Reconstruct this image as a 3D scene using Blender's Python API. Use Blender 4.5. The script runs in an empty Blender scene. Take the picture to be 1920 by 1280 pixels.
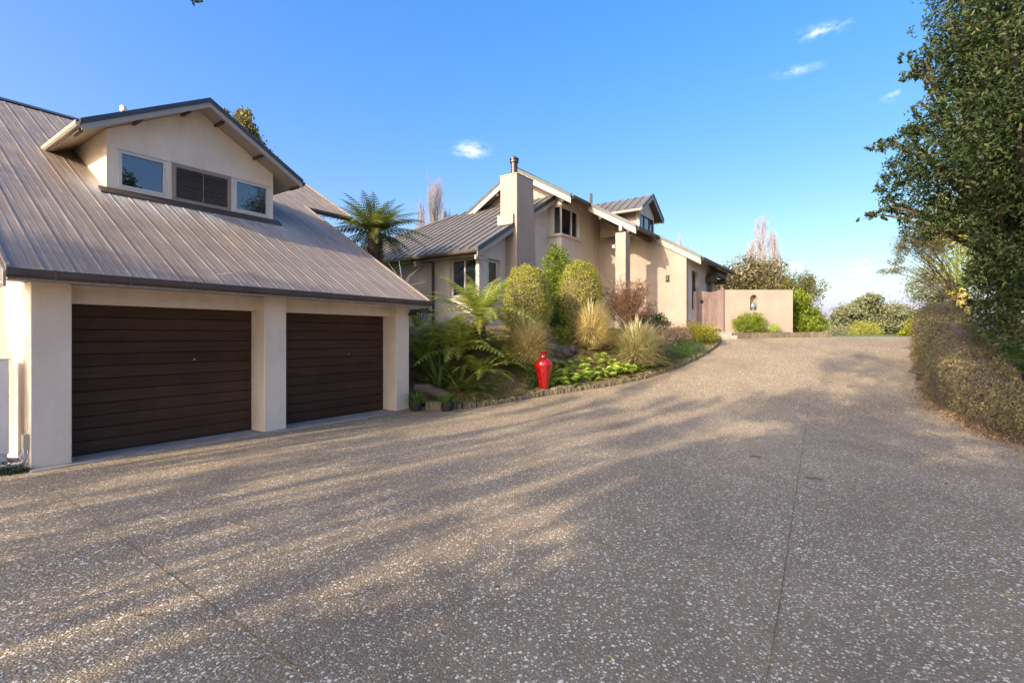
import bpy, math, random
import numpy as np
from mathutils import Vector, Matrix
random.seed(7); RNG = np.random.default_rng(11)
R = math.radians
scene = bpy.context.scene
COL = scene.collection

# ------------------------------------------------------------------ camera, light, exposure
HC = 1.65; FPX = 940.0; HY = 630.0
cam = bpy.data.cameras.new('camera'); camo = bpy.data.objects.new('camera', cam); COL.objects.link(camo)
cam.sensor_width = 36.0; cam.lens = 36.0 * FPX / 1920.0
cam.shift_y = (HY - 640.0) / 1920.0 * -1 * -1
camo.location = (0, 0, HC); camo.rotation_euler = (R(90), 0, 0)
cam.clip_start = 0.05; cam.clip_end = 5000
scene.camera = camo
SUN_EL, SUN_AZ = 25.0, 224.0       # azimuth of the sun from +Y clockwise
world = bpy.data.worlds.new("World"); scene.world = world; world.use_nodes = True
nt = world.node_tree; nt.nodes.clear()
wo = nt.nodes.new('ShaderNodeOutputWorld'); bg = nt.nodes.new('ShaderNodeBackground')
sky = nt.nodes.new('ShaderNodeTexSky'); sky.sky_type = 'NISHITA'; sky.sun_disc = False
sky.sun_elevation = R(SUN_EL); sky.sun_rotation = R(SUN_AZ); sky.air_density = 0.85; sky.dust_density = 3.4; sky.ozone_density = 2.4
bg.inputs[1].default_value = 0.145
hs = nt.nodes.new('ShaderNodeHueSaturation'); hs.inputs['Saturation'].default_value = 1.34
nt.links.new(sky.outputs[0], hs.inputs['Color'])
# small wispy clouds at fixed directions of the sky
tc = nt.nodes.new('ShaderNodeTexCoord')
nz = nt.nodes.new('ShaderNodeTexNoise'); nz.inputs['Scale'].default_value = 34; nz.inputs['Detail'].default_value = 8; nz.inputs['Roughness'].default_value = 0.62
mp = nt.nodes.new('ShaderNodeMapping'); mp.inputs['Scale'].default_value = (1, 1, 2.2)
nt.links.new(tc.outputs['Generated'], mp.inputs[0]); nt.links.new(mp.outputs[0], nz.inputs['Vector'])
acc = None
def wmath(op, a, b=None, clamp=False):
    m = nt.nodes.new('ShaderNodeMath'); m.operation = op; m.use_clamp = clamp
    for i, v in enumerate((a, b)):
        if v is None: continue
        if isinstance(v, (int, float)): m.inputs[i].default_value = v
        else: nt.links.new(v, m.inputs[i])
    return m.outputs[0]
for (az, el, sx, sz, amp) in ((-4.6, 20.3, 2.6, 1.1, 1.0), (31.7, 27.4, 2.7, .8, .8), (29.6, 24.7, 2.6, .6, .5), (28.0, 6.6, 4.0, 1.1, .8), (35.5, 6.3, 2.6, 1.1, 1.5), (37.5, 21, 1.5, .8, .6)):
    d0 = (math.sin(R(az)) * math.cos(R(el)), math.cos(R(az)) * math.cos(R(el)), math.sin(R(el)))
    rt = (math.cos(R(az)), -math.sin(R(az)), 0)
    def dot(v):
        n = nt.nodes.new('ShaderNodeVectorMath'); n.operation = 'DOT_PRODUCT'; n.inputs[1].default_value = v
        nt.links.new(tc.outputs['Generated'], n.inputs[0]); return n.outputs['Value']
    dx = wmath('DIVIDE', dot(rt), math.sin(R(sx)))
    dz = wmath('DIVIDE', wmath('SUBTRACT', dot((0, 0, 1)), d0[2]), math.sin(R(sz)))
    front = wmath('GREATER_THAN', dot(d0), 0.5)
    rr = wmath('POWER', wmath('ADD', wmath('MULTIPLY', dx, dx), wmath('MULTIPLY', dz, dz)), .5)
    m_ = wmath('MULTIPLY', wmath('MULTIPLY', wmath('SUBTRACT', 1.0, rr, True), front), amp)
    acc = m_ if acc is None else wmath('MAXIMUM', acc, m_)
nn = wmath('MULTIPLY', wmath('SUBTRACT', nz.outputs[0], 0.44), 3.6, True)
cl = wmath('MULTIPLY', wmath('MULTIPLY', wmath('POWER', acc, 1.3), nn), 1.2, True)
mixc = nt.nodes.new('ShaderNodeMixRGB'); mixc.inputs['Color2'].default_value = (3.6, 3.65, 3.8, 1)
nt.links.new(cl, mixc.inputs['Fac']); nt.links.new(hs.outputs[0], mixc.inputs['Color1'])
# sky tone: deeper green and blue response towards the horizon, brightest parts untouched
spc = nt.nodes.new('ShaderNodeSeparateColor'); nt.links.new(hs.outputs[0], spc.inputs[0]); cbc = nt.nodes.new('ShaderNodeCombineColor')
def dip(ch, scale, p, A):
    q = wmath('POWER', wmath('MULTIPLY', ch, scale), p); d_ = wmath('ADD', q, 1.0)
    b_ = wmath('DIVIDE', wmath('MULTIPLY', q, 4.0 * A), wmath('MULTIPLY', d_, d_))
    return wmath('MULTIPLY', ch, wmath('SUBTRACT', 1.0, b_))
nt.links.new(spc.outputs[0], cbc.inputs[0]); nt.links.new(dip(spc.outputs[1], .43, 2.0, .26), cbc.inputs[1]); nt.links.new(dip(spc.outputs[2], .21, 4.0, .42), cbc.inputs[2])
nt.links.new(cbc.outputs[0], mixc.inputs['Color1'])
nt.links.new(mixc.outputs[0], bg.inputs[0]); nt.links.new(bg.outputs[0], wo.inputs[0])
sd = bpy.data.lights.new('sun', 'SUN'); so = bpy.data.objects.new('sun', sd); COL.objects.link(so)
sd.energy = 2.0; sd.angle = R(0.5); sd.color = (1.0, 0.83, 0.63)
sv = Vector((math.sin(R(SUN_AZ)) * math.cos(R(SUN_EL)), math.cos(R(SUN_AZ)) * math.cos(R(SUN_EL)), math.sin(R(SUN_EL))))
so.rotation_euler = sv.to_track_quat('Z', 'Y').to_euler(); so.location = sv * 60
vs = scene.view_settings; vs.view_transform = 'Standard'; vs.look = 'None'; vs.gamma = 1; vs.use_curve_mapping = False; vs.exposure = 1.74

# ------------------------------------------------------------------ materials
def newmat(name):
    m = bpy.data.materials.new(name); m.use_nodes = True
    return m, m.node_tree, m.node_tree.nodes['Principled BSDF']
def nd(t, ty, **kw):
    n = t.nodes.new(ty)
    for k, v in kw.items(): setattr(n, k, v)
    return n
def ramp(t, fac, stops):
    r = nd(t, 'ShaderNodeValToRGB'); e = r.color_ramp.elements
    while len(e) < len(stops): e.new(0.5)
    for i, (p, c) in enumerate(stops):
        e[i].position = p; e[i].color = (c[0], c[1], c[2], 1) if not isinstance(c, (int, float)) else (c, c, c, 1)
    t.links.new(fac, r.inputs[0]); return r.outputs[0]
def noise(t, scale, detail=4, rough=.55, coord='Object', sc=None, rotz=0):
    c = nd(t, 'ShaderNodeTexCoord'); m = nd(t, 'ShaderNodeMapping')
    if sc: m.inputs['Scale'].default_value = sc
    m.inputs['Rotation'].default_value = (0, 0, rotz)
    t.links.new(c.outputs[coord], m.inputs[0])
    n = nd(t, 'ShaderNodeTexNoise'); n.inputs['Scale'].default_value = scale; n.inputs['Detail'].default_value = detail; n.inputs['Roughness'].default_value = rough
    t.links.new(m.outputs[0], n.inputs['Vector']); return n.outputs[0]
def mixrgb(t, fac, a, b, mode='MIX'):
    m = nd(t, 'ShaderNodeMixRGB', blend_type=mode)
    for i, v in enumerate((fac, a, b)):
        if isinstance(v, (int, float)): m.inputs[i].default_value = v
        elif isinstance(v, tuple): m.inputs[i].default_value = (v[0], v[1], v[2], 1)
        else: t.links.new(v, m.inputs[i])
    return m.outputs[0]
def bump(t, b, h, strength, dist=.01):
    n = nd(t, 'ShaderNodeBump'); n.inputs['Strength'].default_value = strength; n.inputs['Distance'].default_value = dist
    t.links.new(h, n.inputs['Height']); t.links.new(n.outputs[0], b.inputs['Normal'])
def simple(name, col, rough=.6, metal=0.0, var=.15, scale=6, bs=.15, bscale=60, sc=None, coat=0):
    m, t, b = newmat(name)
    n = noise(t, scale, 5, .6, sc=sc)
    lo = tuple(c * (1 - var) for c in col); hi = tuple(min(1, c * (1 + var)) for c in col)
    t.links.new(ramp(t, n, [(.3, lo), (.7, hi)]), b.inputs['Base Color'])
    b.inputs['Roughness'].default_value = rough; b.inputs['Metallic'].default_value = metal; b.inputs['Coat Weight'].default_value = coat
    if bs: bump(t, b, noise(t, bscale, 4), bs, .01)
    return m
M = {}
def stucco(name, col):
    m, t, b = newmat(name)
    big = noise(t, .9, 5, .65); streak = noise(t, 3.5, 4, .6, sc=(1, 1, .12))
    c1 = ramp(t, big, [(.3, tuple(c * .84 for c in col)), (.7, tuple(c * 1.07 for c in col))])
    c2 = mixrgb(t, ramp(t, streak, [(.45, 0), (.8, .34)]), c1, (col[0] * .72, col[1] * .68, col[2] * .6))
    # block courses showing faintly through the bagged plaster, and a little dirt near the ground
    g = nd(t, 'ShaderNodeTexCoord'); s = nd(t, 'ShaderNodeSeparateXYZ'); t.links.new(g.outputs['Object'], s.inputs[0])
    t.links.new(c2, b.inputs['Base Color']); b.inputs['Roughness'].default_value = .9
    w = nd(t, 'ShaderNodeMath', operation='FRACT'); mu = nd(t, 'ShaderNodeMath', operation='MULTIPLY'); mu.inputs[1].default_value = 5.0
    t.links.new(s.outputs[2], mu.inputs[0]); t.links.new(mu.outputs[0], w.inputs[0])
    ln = ramp(t, w.outputs[0], [(.0, 0), (.06, 1), (.94, 1), (1, 0)])
    fine = noise(t, 45, 5, .6)
    ad = nd(t, 'ShaderNodeMath', operation='MULTIPLY_ADD'); ad.inputs[1].default_value = .16
    t.links.new(ln, ad.inputs[0]); t.links.new(fine, ad.inputs[2])
    bump(t, b, ad.outputs[0], .35, .012)
    return m
M['stucco'] = stucco('cream_plaster_shaded', (.64, .56, .475))  # house plaster, lightened for the walls that stand in shade
M['stucco_shade_lift'] = stucco('garage_plaster_shade_lift', (.76, .655, .53))  # garage plaster, colour raised to lift the shade on its walls
M['stucco_sunlit'] = stucco('cream_plaster_sunlit', (.375, .305, .25))  # darker copy of the plaster for walls in full sun
def roofmat(name, col, spec):
    m, t, b = newmat(name)
    n1 = noise(t, 1.2, 6, .7); n2 = noise(t, 14, 4, .6, sc=(1.6, .12, .12)); n3 = noise(t, 40, 3, .5, sc=(1, .03, .03))
    c1 = ramp(t, n1, [(.3, tuple(c * .82 for c in col)), (.55, col), (.75, (col[0] * 1.25, col[1] * 1.15, col[2] * 1.02))])
    c2 = mixrgb(t, ramp(t, n2, [(.45, 0), (.75, .45)]), c1, (col[0] * 1.7, col[1] * 1.62, col[2] * 1.5))
    c2 = mixrgb(t, ramp(t, noise(t, 2.6, 6, .72, sc=(1, .35, .35)), [(.46, 0), (.68, .5)]), c2, (col[0] * .72, col[1] * .62, col[2] * .5))
    c3 = mixrgb(t, ramp(t, n3, [(.50, 0), (.75, .5)]), c2, (col[0] * .55, col[1] * .5, col[2] * .45))
    t.links.new(c3, b.inputs['Base Color'])
    t.links.new(ramp(t, n2, [(.3, spec), (.8, spec + .2)]), b.inputs['Roughness'])
    b.inputs['Metallic'].default_value = .3
    bump(t, b, n1, .25, .02)
    return m
M['roof'] = roofmat('weathered_metal_roof', (.30, .25, .20), .5)
M['roof_far'] = roofmat('grey_metal_roof', (.16, .155, .145), .48)
M['flash'] = simple('dark_flashing', (.055, .06, .066), .4, .3, .2)
M['gutter'] = simple('brown_gutter', (.075, .052, .038), .6, .0, .25, 3)
M['fascia'] = simple('painted_fascia', (.33, .30, .265), .6, 0, .08)
M['soffit'] = simple('soffit_board', (.36, .30, .24), .8, 0, .12, 4, sc=(1, 6, 1))
M['rafter'] = simple('dark_rafter', (.07, .05, .038), .7, 0, .3)
M['joinery'] = simple('pale_joinery', (.58, .545, .49), .4, 0, .04, bs=0)
M['joinery_dark'] = simple('dark_joinery', (.05, .055, .06), .4, 0, .04, bs=0)
def wood(name, c1, c2, sc, rough=.6):
    m, t, b = newmat(name)
    oi = nd(t, 'ShaderNodeObjectInfo'); n = noise(t, 5, 7, .65, sc=sc); nb = noise(t, 1.3, 3)
    a = ramp(t, n, [(.25, c1), (.75, c2)])
    f = nd(t, 'ShaderNodeMath', operation='MULTIPLY_ADD'); f.inputs[1].default_value = .35; f.inputs[2].default_value = .82
    t.links.new(oi.outputs['Random'], f.inputs[0])
    v = nd(t, 'ShaderNodeHueSaturation'); t.links.new(a, v.inputs['Color']); t.links.new(f.outputs[0], v.inputs['Value'])
    c = mixrgb(t, ramp(t, nb, [(.4, 0), (.8, .45)]), v.outputs[0], tuple(x * 1.25 for x in c2))
    t.links.new(c, b.inputs['Base Color']); b.inputs['Roughness'].default_value = rough
    bump(t, b, n, .35, .006)
    return m
M['door'] = wood('dark_stained_cedar', (.032, .015, .008), (.080, .043, .025), (.35, 5, 9), .7); M['door'].node_tree.nodes['Principled BSDF'].inputs['Specular IOR Level'].default_value = .2
M['louvre'] = wood('weathered_cedar', (.16, .12, .095), (.32, .25, .20), (.6, 4, 12), .75)
M['gate'] = wood('grey_cedar_gate', (.15, .10, .085), (.30, .22, .19), (5, 5, .4), .8)
M['frontdoor'] = wood('brown_door', (.03, .02, .017), (.06, .04, .032), (5, 5, .4), .5)
m, t, b = newmat('window_glass'); b.inputs['Base Color'].default_value = (.012, .016, .02, 1); b.inputs['Roughness'].default_value = .015
b.inputs['IOR'].default_value = 2.3; M['glass'] = m
M['concrete'] = simple('pale_concrete', (.33, .30, .26), .85, 0, .25, 5, .2)
M['white'] = simple('white_powdercoat', (.66, .66, .66), .35, 0, .03, 3, 0)
M['pvc'] = simple('grey_pvc', (.42, .43, .45), .4, 0, .05, 3, 0)
M['putty'] = simple('greenish_plastic', (.42, .43, .33), .5, 0, .05, 3, 0)
M['black'] = simple('black_plastic', (.018, .018, .018), .45, 0, .1, 3, 0)
M['flue'] = simple('dark_steel_flue', (.07, .055, .05), .35, .6, .2, 6, 0)
M['soil'] = simple('dark_soil', (.06, .042, .028), .95, 0, .4, 12, .6, 30)
M['bark'] = simple('brown_bark', (.11, .08, .058), .9, 0, .4, 7, .7, 25, sc=(1, 1, .25))
M['bark_pale'] = simple('pale_bark', (.26, .22, .20), .9, 0, .25, 7, .5, 25, sc=(1, 1, .25))
M['twig_pink'] = simple('pinkish_winter_twigs', (.27, .215, .20), .9, 0, .2, 3, 0)
M['fernbark'] = simple('fibrous_fern_trunk', (.055, .035, .025), .95, 0, .5, 12, 1, 40, sc=(1, 1, .2))
M['deadwood'] = simple('weathered_log', (.085, .07, .055), .9, 0, .45, 5, .8, 20, sc=(.2, 2, 2))
M['whitebranch'] = simple('bleached_branch', (.6, .57, .52), .8, 0, .1)
M['rock'] = simple('rough_scoria', (.10, .085, .075), .95, 0, .5, 9, 1, 18)
m, t, b = newmat('red_glaze')
n = noise(t, 7, 6, .7, sc=(2.2, 2.2, .5)); n2 = noise(t, 22, 4, .6, sc=(2, 2, .7))
c = ramp(t, n, [(.30, (.07, .002, .003)), (.5, (.30, .005, .007)), (.66, (.50, .012, .010))])
c = mixrgb(t, ramp(t, n2, [(.55, 0), (.75, .5)]), c, (.07, .004, .004))
t.links.new(c, b.inputs['Base Color']); b.inputs['Roughness'].default_value = .12; b.inputs['Coat Weight'].default_value = .8; b.inputs['Coat Roughness'].default_value = .04
M['vase'] = m
m, t, b = newmat('verdigris_glaze'); t.links.new(ramp(t, noise(t, 9, 5), [(.35, (.10, .14, .13)), (.65, (.25, .33, .31))]), b.inputs['Base Color']); b.inputs['Roughness'].default_value = .5; M['urn'] = m
# kerb blocks: mossy grooved concrete
m, t, b = newmat('mossy_edging_block')
n1 = noise(t, 3, 6, .7); n2 = noise(t, 30, 5, .6, sc=(1, 1, .25)); oi = nd(t, 'ShaderNodeObjectInfo')
c = ramp(t, n2, [(.3, (.075, .062, .045)), (.6, (.20, .165, .12)), (.8, (.30, .255, .19))])
g = nd(t, 'ShaderNodeNewGeometry'); sp = nd(t, 'ShaderNodeSeparateXYZ'); t.links.new(g.outputs['Normal'], sp.inputs[0])
top = ramp(t, sp.outputs[2], [(.3, .25), (.8, 1)])
mm = nd(t, 'ShaderNodeMath', operation='MULTIPLY'); t.links.new(top, mm.inputs[0]); t.links.new(ramp(t, n1, [(.38, 0), (.6, .85)]), mm.inputs[1])
c = mixrgb(t, mm.outputs[0], c, (.16, .15, .035))
hv = nd(t, 'ShaderNodeHueSaturation'); t.links.new(c, hv.inputs['Color']); f = nd(t, 'ShaderNodeMath', operation='MULTIPLY_ADD'); f.inputs[1].default_value = .5; f.inputs[2].default_value = .75
t.links.new(oi.outputs['Random'], f.inputs[0]); t.links.new(f.outputs[0], hv.inputs['Value'])
t.links.new(hv.outputs[0], b.inputs['Base Color']); b.inputs['Roughness'].default_value = .95; bump(t, b, n2, 1, .03); M['kerb'] = m

# exposed aggregate drive
m, t, b = newmat('exposed_aggregate')
tcx = nd(t, 'ShaderNodeTexCoord')
def vor(scale, off=0, rnd=1.0):
    mpn = nd(t, 'ShaderNodeMapping'); mpn.inputs['Location'].default_value = (off, off * .7, 0); t.links.new(tcx.outputs['Object'], mpn.inputs[0])
    v = nd(t, 'ShaderNodeTexVoronoi', voronoi_dimensions='2D'); v.inputs['Scale'].default_value = scale; v.inputs['Randomness'].default_value = rnd
    dn = nd(t, 'ShaderNodeTexNoise', noise_dimensions='2D'); dn.inputs['Scale'].default_value = scale * 1.3; t.links.new(mpn.outputs[0], dn.inputs['Vector'])
    ad = nd(t, 'ShaderNodeVectorMath', operation='MULTIPLY_ADD'); ad.inputs[1].default_value = (.5 / scale,) * 3
    t.links.new(dn.outputs['Color'], ad.inputs[0]); t.links.new(mpn.outputs[0], ad.inputs[2]); t.links.new(ad.outputs[0], v.inputs['Vector'])
    s = nd(t, 'ShaderNodeSeparateColor'); t.links.new(v.outputs['Color'], s.inputs[0])
    return v.outputs['Distance'], s
def mth(op, a, b_=None, clamp=False):
    mn = nd(t, 'ShaderNodeMath', operation=op, use_clamp=clamp)
    for i, v in enumerate((a, b_)):
        if v is None: continue
        if isinstance(v, (int, float)): mn.inputs[i].default_value = v
        else: t.links.new(v, mn.inputs[i])
    return mn.outputs[0]
big = noise(t, .35, 6, .65); mid = noise(t, 2.2, 6, .7); tan_noise = noise(t, .9, 5, .7)
base = ramp(t, big, [(.3, (.205, .155, .086)), (.5, (.275, .21, .118)), (.7, (.36, .28, .158))])
base = mixrgb(t, ramp(t, mid, [(.42, 0), (.75, .5)]), base, (.18, .130, .078))
d1_, s1 = vor(78)
peb = ramp(t, s1.outputs[0], [(.0, (.10, .078, .06)), (.35, (.23, .185, .125)), (.65, (.42, .345, .235)), (.9, (.56, .47, .33))])
pm = mth('MULTIPLY', mth('LESS_THAN', d1_, .40), mth('GREATER_THAN', s1.outputs[1], .30))
c = mixrgb(t, mth('MULTIPLY', pm, .75), base, peb)
dens = ramp(t, noise(t, .8, 4, .6), [(.35, .0), (.7, .085)])
d2_, s2 = vor(58, 3.1)
w1 = mth('MULTIPLY', mth('LESS_THAN', mth('ADD', d2_, mth('MULTIPLY', s2.outputs[2], .22)), .43), mth('GREATER_THAN', mth('ADD', s2.outputs[0], dens), .85))
d3_, s3 = vor(36, 7.7)
w2 = mth('MULTIPLY', mth('LESS_THAN', mth('ADD', d3_, mth('MULTIPLY', s3.outputs[2], .25)), .44), mth('GREATER_THAN', mth('ADD', s3.outputs[0], dens), .93))
wh = mth('MAXIMUM', w1, w2)
c = mixrgb(t, wh, c, mixrgb(t, s2.outputs[1], (.70, .60, .44), (.96, .87, .69)))
# tan tint in irregular patches
c = mixrgb(t, ramp(t, tan_noise, [(.52, 0), (.78, .35)]), c, (.34, .235, .13))
wet = noise(t, .55, 7, .72, sc=(1, .45, 1), rotz=.6)
c = mixrgb(t, ramp(t, wet, [(.48, 0), (.70, .5)]), c, (.11, .085, .055))
t.links.new(c, b.inputs['Base Color']); b.inputs['Roughness'].default_value = .78
hgt = mth('ADD', mth('MULTIPLY', mth('SUBTRACT', .5, d1_), 1.0), mth('MULTIPLY', wh, .3))
bump(t, b, hgt, .55, .008); M['drive'] = m

def ground_mat(name, cols, scale, bs=.8):
    m, t, b = newmat(name)
    n = noise(t, scale, 8, .7); n2 = noise(t, scale * 9, 5, .65); n3 = noise(t, scale * .35, 4)
    c = ramp(t, n, cols)
    c = mixrgb(t, ramp(t, n2, [(.4, 0), (.65, .6)]), c, tuple(x * .45 for x in cols[0][1]))
    t.links.new(c, b.inputs['Base Color']); b.inputs['Roughness'].default_value = .97
    bump(t, b, n2, bs, .05); return m
M['bed'] = ground_mat('mossy_leaf_litter_soil', [(.30, (.11, .078, .052)), (.46, (.20, .145, .092)), (.54, (.22, .19, .055)), (.70, (.32, .27, .06))], 1.6)
M['lawn'] = ground_mat('lawn_grass', [(.3, (.09, .16, .03)), (.7, (.15, .25, .05))], .8, .4)
M['far'] = ground_mat('far_paddock', [(.3, (.07, .10, .035)), (.7, (.14, .16, .06))], .05, .3)
M['litter'] = ground_mat('tan_leaf_litter', [(.3, (.16, .10, .06)), (.7, (.34, .22, .12))], 6, .8)
M['joint'] = ground_mat('mossy_joint', [(.35, (.13, .10, .065)), (.5, (.20, .15, .07)), (.65, (.36, .26, .07))], 1.2, .3)

def leafmat(name, cols, trans=.3, rough=.5, spec=.4, pos=.35, pscale=1.3):
    """leaf colour varies leaf by leaf (attribute rnd) and softly from branch to branch"""
    m, t, b = newmat(name)
    a = nd(t, 'ShaderNodeAttribute', attribute_name='rnd')
    n = noise(t, pscale, 3, .5)
    f = mth_(t, 'ADD', mth_(t, 'MULTIPLY', a.outputs['Fac'], 1 - pos), mth_(t, 'MULTIPLY', n, pos))
    k = len(cols) - 1
    c = ramp(t, f, [(.1 + .8 * i / k, cols[i]) for i in range(k + 1)])
    t.links.new(c, b.inputs['Base Color']); b.inputs['Roughness'].default_value = rough
    b.inputs['Specular IOR Level'].default_value = spec
    if trans:
        tr = nd(t, 'ShaderNodeBsdfTranslucent'); mx = nd(t, 'ShaderNodeMixShader'); mx.inputs[0].default_value = trans
        hv = nd(t, 'ShaderNodeHueSaturation'); hv.inputs['Value'].default_value = 1.5; hv.inputs['Saturation'].default_value = 1.15
        t.links.new(c, hv.inputs['Color']); t.links.new(hv.outputs[0], tr.inputs[0])
        t.links.new(b.outputs[0], mx.inputs[1]); t.links.new(tr.outputs[0], mx.inputs[2])
        t.links.new(mx.outputs[0], t.nodes['Material Output'].inputs[0])
    return m
def mth_(t, op, a, b_=None):
    mn = nd(t, 'ShaderNodeMath', operation=op)
    for i, v in enumerate((a, b_)):
        if v is None: continue
        if isinstance(v, (int, float)): mn.inputs[i].default_value = v
        else: t.links.new(v, mn.inputs[i])
    return mn.outputs[0]
L = {}
L['big'] = leafmat('dark_glossy_leaves', [(.020, .038, .014), (.036, .060, .020), (.062, .090, .030), (.12, .13, .045)], .2, .55, .25)
L['hedge'] = leafmat('brown_green_hedge_leaves', [(.09, .08, .047), (.16, .142, .076), (.24, .21, .108), (.36, .295, .145)], .2, .6, .2)
L['dome'] = leafmat('olive_clipped_leaves', [(.15, .165, .03), (.27, .28, .05), (.40, .39, .085), (.52, .47, .15)], .25, .6, .2)
L['lime'] = leafmat('lime_green_leaves', [(.06, .11, .012), (.16, .23, .02), (.30, .36, .04)], .35, .4)
L['bronze'] = leafmat('copper_twigs', [(.14, .075, .05), (.27, .135, .075), (.40, .23, .13)], .2, .8, .1)
L['straw'] = leafmat('straw_tussock_blades', [(.34, .29, .11), (.58, .49, .22), (.78, .67, .36), (.88, .79, .52)], .3, .6, .2, .15)
L['olivegrass'] = leafmat('olive_tussock_blades', [(.22, .235, .09), (.38, .37, .16), (.56, .51, .27), (.70, .63, .40)], .3, .6, .2, .15)
L['fern'] = leafmat('tree_fern_green', [(.10, .15, .025), (.20, .26, .045), (.32, .36, .075), (.42, .38, .12)], .4, .5, .35)
L['ferntall'] = leafmat('older_fern_green', [(.05, .08, .02), (.09, .13, .03), (.16, .19, .05), (.26, .22, .09)], .3, .5, .3)
L['ferndark'] = leafmat('dark_fern_green', [(.045, .075, .018), (.09, .14, .032), (.16, .21, .055)], .3, .45, .4)
L['sword'] = leafmat('yellow_green_fronds', [(.11, .15, .015), (.22, .27, .03), (.36, .38, .05)], .35, .45)
L['palm'] = leafmat('blue_green_palm', [(.05, .09, .05), (.10, .15, .08), (.16, .2, .10)], .25, .35)
L['aeonium'] = leafmat('lime_succulent_leaves', [(.22, .32, .06), (.42, .52, .10), (.60, .64, .16)], .25, .45)
L['green'] = leafmat('mid_green_leaves', [(.025, .07, .014), (.05, .12, .025), (.10, .19, .04)], .3, .5)
L['yellow'] = leafmat('golden_green_leaves', [(.13, .15, .012), (.28, .28, .02), (.45, .40, .04)], .3, .5)
L['bright'] = leafmat('bright_green_leaves', [(.09, .15, .015), (.22, .30, .03), (.42, .46, .06)], .35, .45)
L['camellia'] = leafmat('olive_glossy_leaves', [(.045, .050, .022), (.10, .095, .038), (.20, .17, .07), (.34, .28, .14)], .15, .35, .6)
L['poh'] = leafmat('grey_green_canopy', [(.09, .11, .055), (.155, .175, .09), (.23, .24, .13), (.31, .30, .18)], .15, .7, .2)
L['orange'] = leafmat('green_orange_leaves', [(.07, .09, .02), (.14, .15, .03), (.30, .19, .04)], .3, .5)
L['conifer'] = leafmat('golden_conifer', [(.06, .07, .022), (.15, .145, .045), (.30, .24, .09)], .15, .6)
L['pine'] = leafmat('manuka_foliage', [(.06, .065, .018), (.14, .12, .035), (.24, .17, .06)], .2, .6)
L['tan'] = leafmat('dry_tan_leaves', [(.14, .09, .05), (.30, .20, .11), (.44, .31, .17)], .1, .8, .1)
L['pink'] = leafmat('dusty_pink_stems', [(.16, .10, .075), (.28, .19, .14), (.36, .28, .18)], .2, .7)
L['strap'] = leafmat('strap_leaf_green', [(.06, .13, .015), (.13, .24, .03), (.26, .38, .07)], .3, .35, .5)
L['ivy'] = leafmat('dark_ivy', [(.012, .03, .010), (.03, .06, .02), (.07, .10, .05)], .15, .4, .5)

# ------------------------------------------------------------------ mesh helpers
class MB:
    def __init__(s): s.v = []; s.f = []
    def add(s, v, f):
        o = len(s.v); s.v += [tuple(p) for p in v]; s.f += [tuple(i + o for i in q) for q in f]; return s
    def box(s, a, b):
        (x0, y0, z0), (x1, y1, z1) = a, b
        return s.add([(x0, y0, z0), (x1, y0, z0), (x1, y1, z0), (x0, y1, z0), (x0, y0, z1), (x1, y0, z1), (x1, y1, z1), (x0, y1, z1)],
                     [(3, 2, 1, 0), (4, 5, 6, 7), (0, 1, 5, 4), (1, 2, 6, 5), (2, 3, 7, 6), (3, 0, 4, 7)])
    def prism(s, poly, off):
        n = len(poly); o = Vector(off); v = [Vector(p) for p in poly]; v2 = [p + o for p in v]
        return s.add(v + v2, [tuple(range(n))[::-1], tuple(range(n, 2 * n))] + [(i, (i + 1) % n, (i + 1) % n + n, i + n) for i in range(n)])
    def tube(s, pts, rad, k=6, cap=True):
        P = [Vector(p) for p in pts]; n = len(P)
        if isinstance(rad, (int, float)): rad = [rad] * n
        rings = []
        u = None
        for i in range(n):
            d = (P[min(i + 1, n - 1)] - P[max(i - 1, 0)])
            if d.length < 1e-7: d = Vector((0, 0, 1))
            d.normalize()
            if u is None: u = d.orthogonal().normalized()
            u = (u - d * u.dot(d))
            u = u.normalized() if u.length > 1e-5 else d.orthogonal().normalized()
            w = d.cross(u)
            rings.append([P[i] + (u * math.cos(2 * math.pi * j / k) + w * math.sin(2 * math.pi * j / k)) * rad[i] for j in range(k)])
        v = [p for r in rings for p in r]
        f = [(i * k + j, i * k + (j + 1) % k, (i + 1) * k + (j + 1) % k, (i + 1) * k + j) for i in range(n - 1) for j in range(k)]
        if cap: f += [tuple(range(k))[::-1], tuple((n - 1) * k + j for j in range(k))]
        return s.add(v, f)
    def lathe(s, prof, c=(0, 0, 0), k=32):
        v = [(c[0] + r * math.cos(2 * math.pi * j / k), c[1] + r * math.sin(2 * math.pi * j / k), c[2] + z) for r, z in prof for j in range(k)]
        f = [(i * k + j, i * k + (j + 1) % k, (i + 1) * k + (j + 1) % k, (i + 1) * k + j) for i in range(len(prof) - 1) for j in range(k)]
        f += [tuple(range(k))[::-1], tuple((len(prof) - 1) * k + j for j in range(k))]
        return s.add(v, f)
    def build(s, name, mat, parent=None, smooth=False, bevel=0, loc=None):
        me = bpy.data.meshes.new(name); me.from_pydata(s.v, [], s.f); me.validate()
        me.materials.append(mat)
        if smooth: me.shade_smooth()
        o = bpy.data.objects.new(name, me); COL.objects.link(o)
        if parent: o.parent = parent
        if loc: o.location = loc
        if bevel:
            md = o.modifiers.new('bevel', 'BEVEL'); md.width = bevel; md.segments = 2; md.limit_method = 'ANGLE'
        return o
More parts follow.
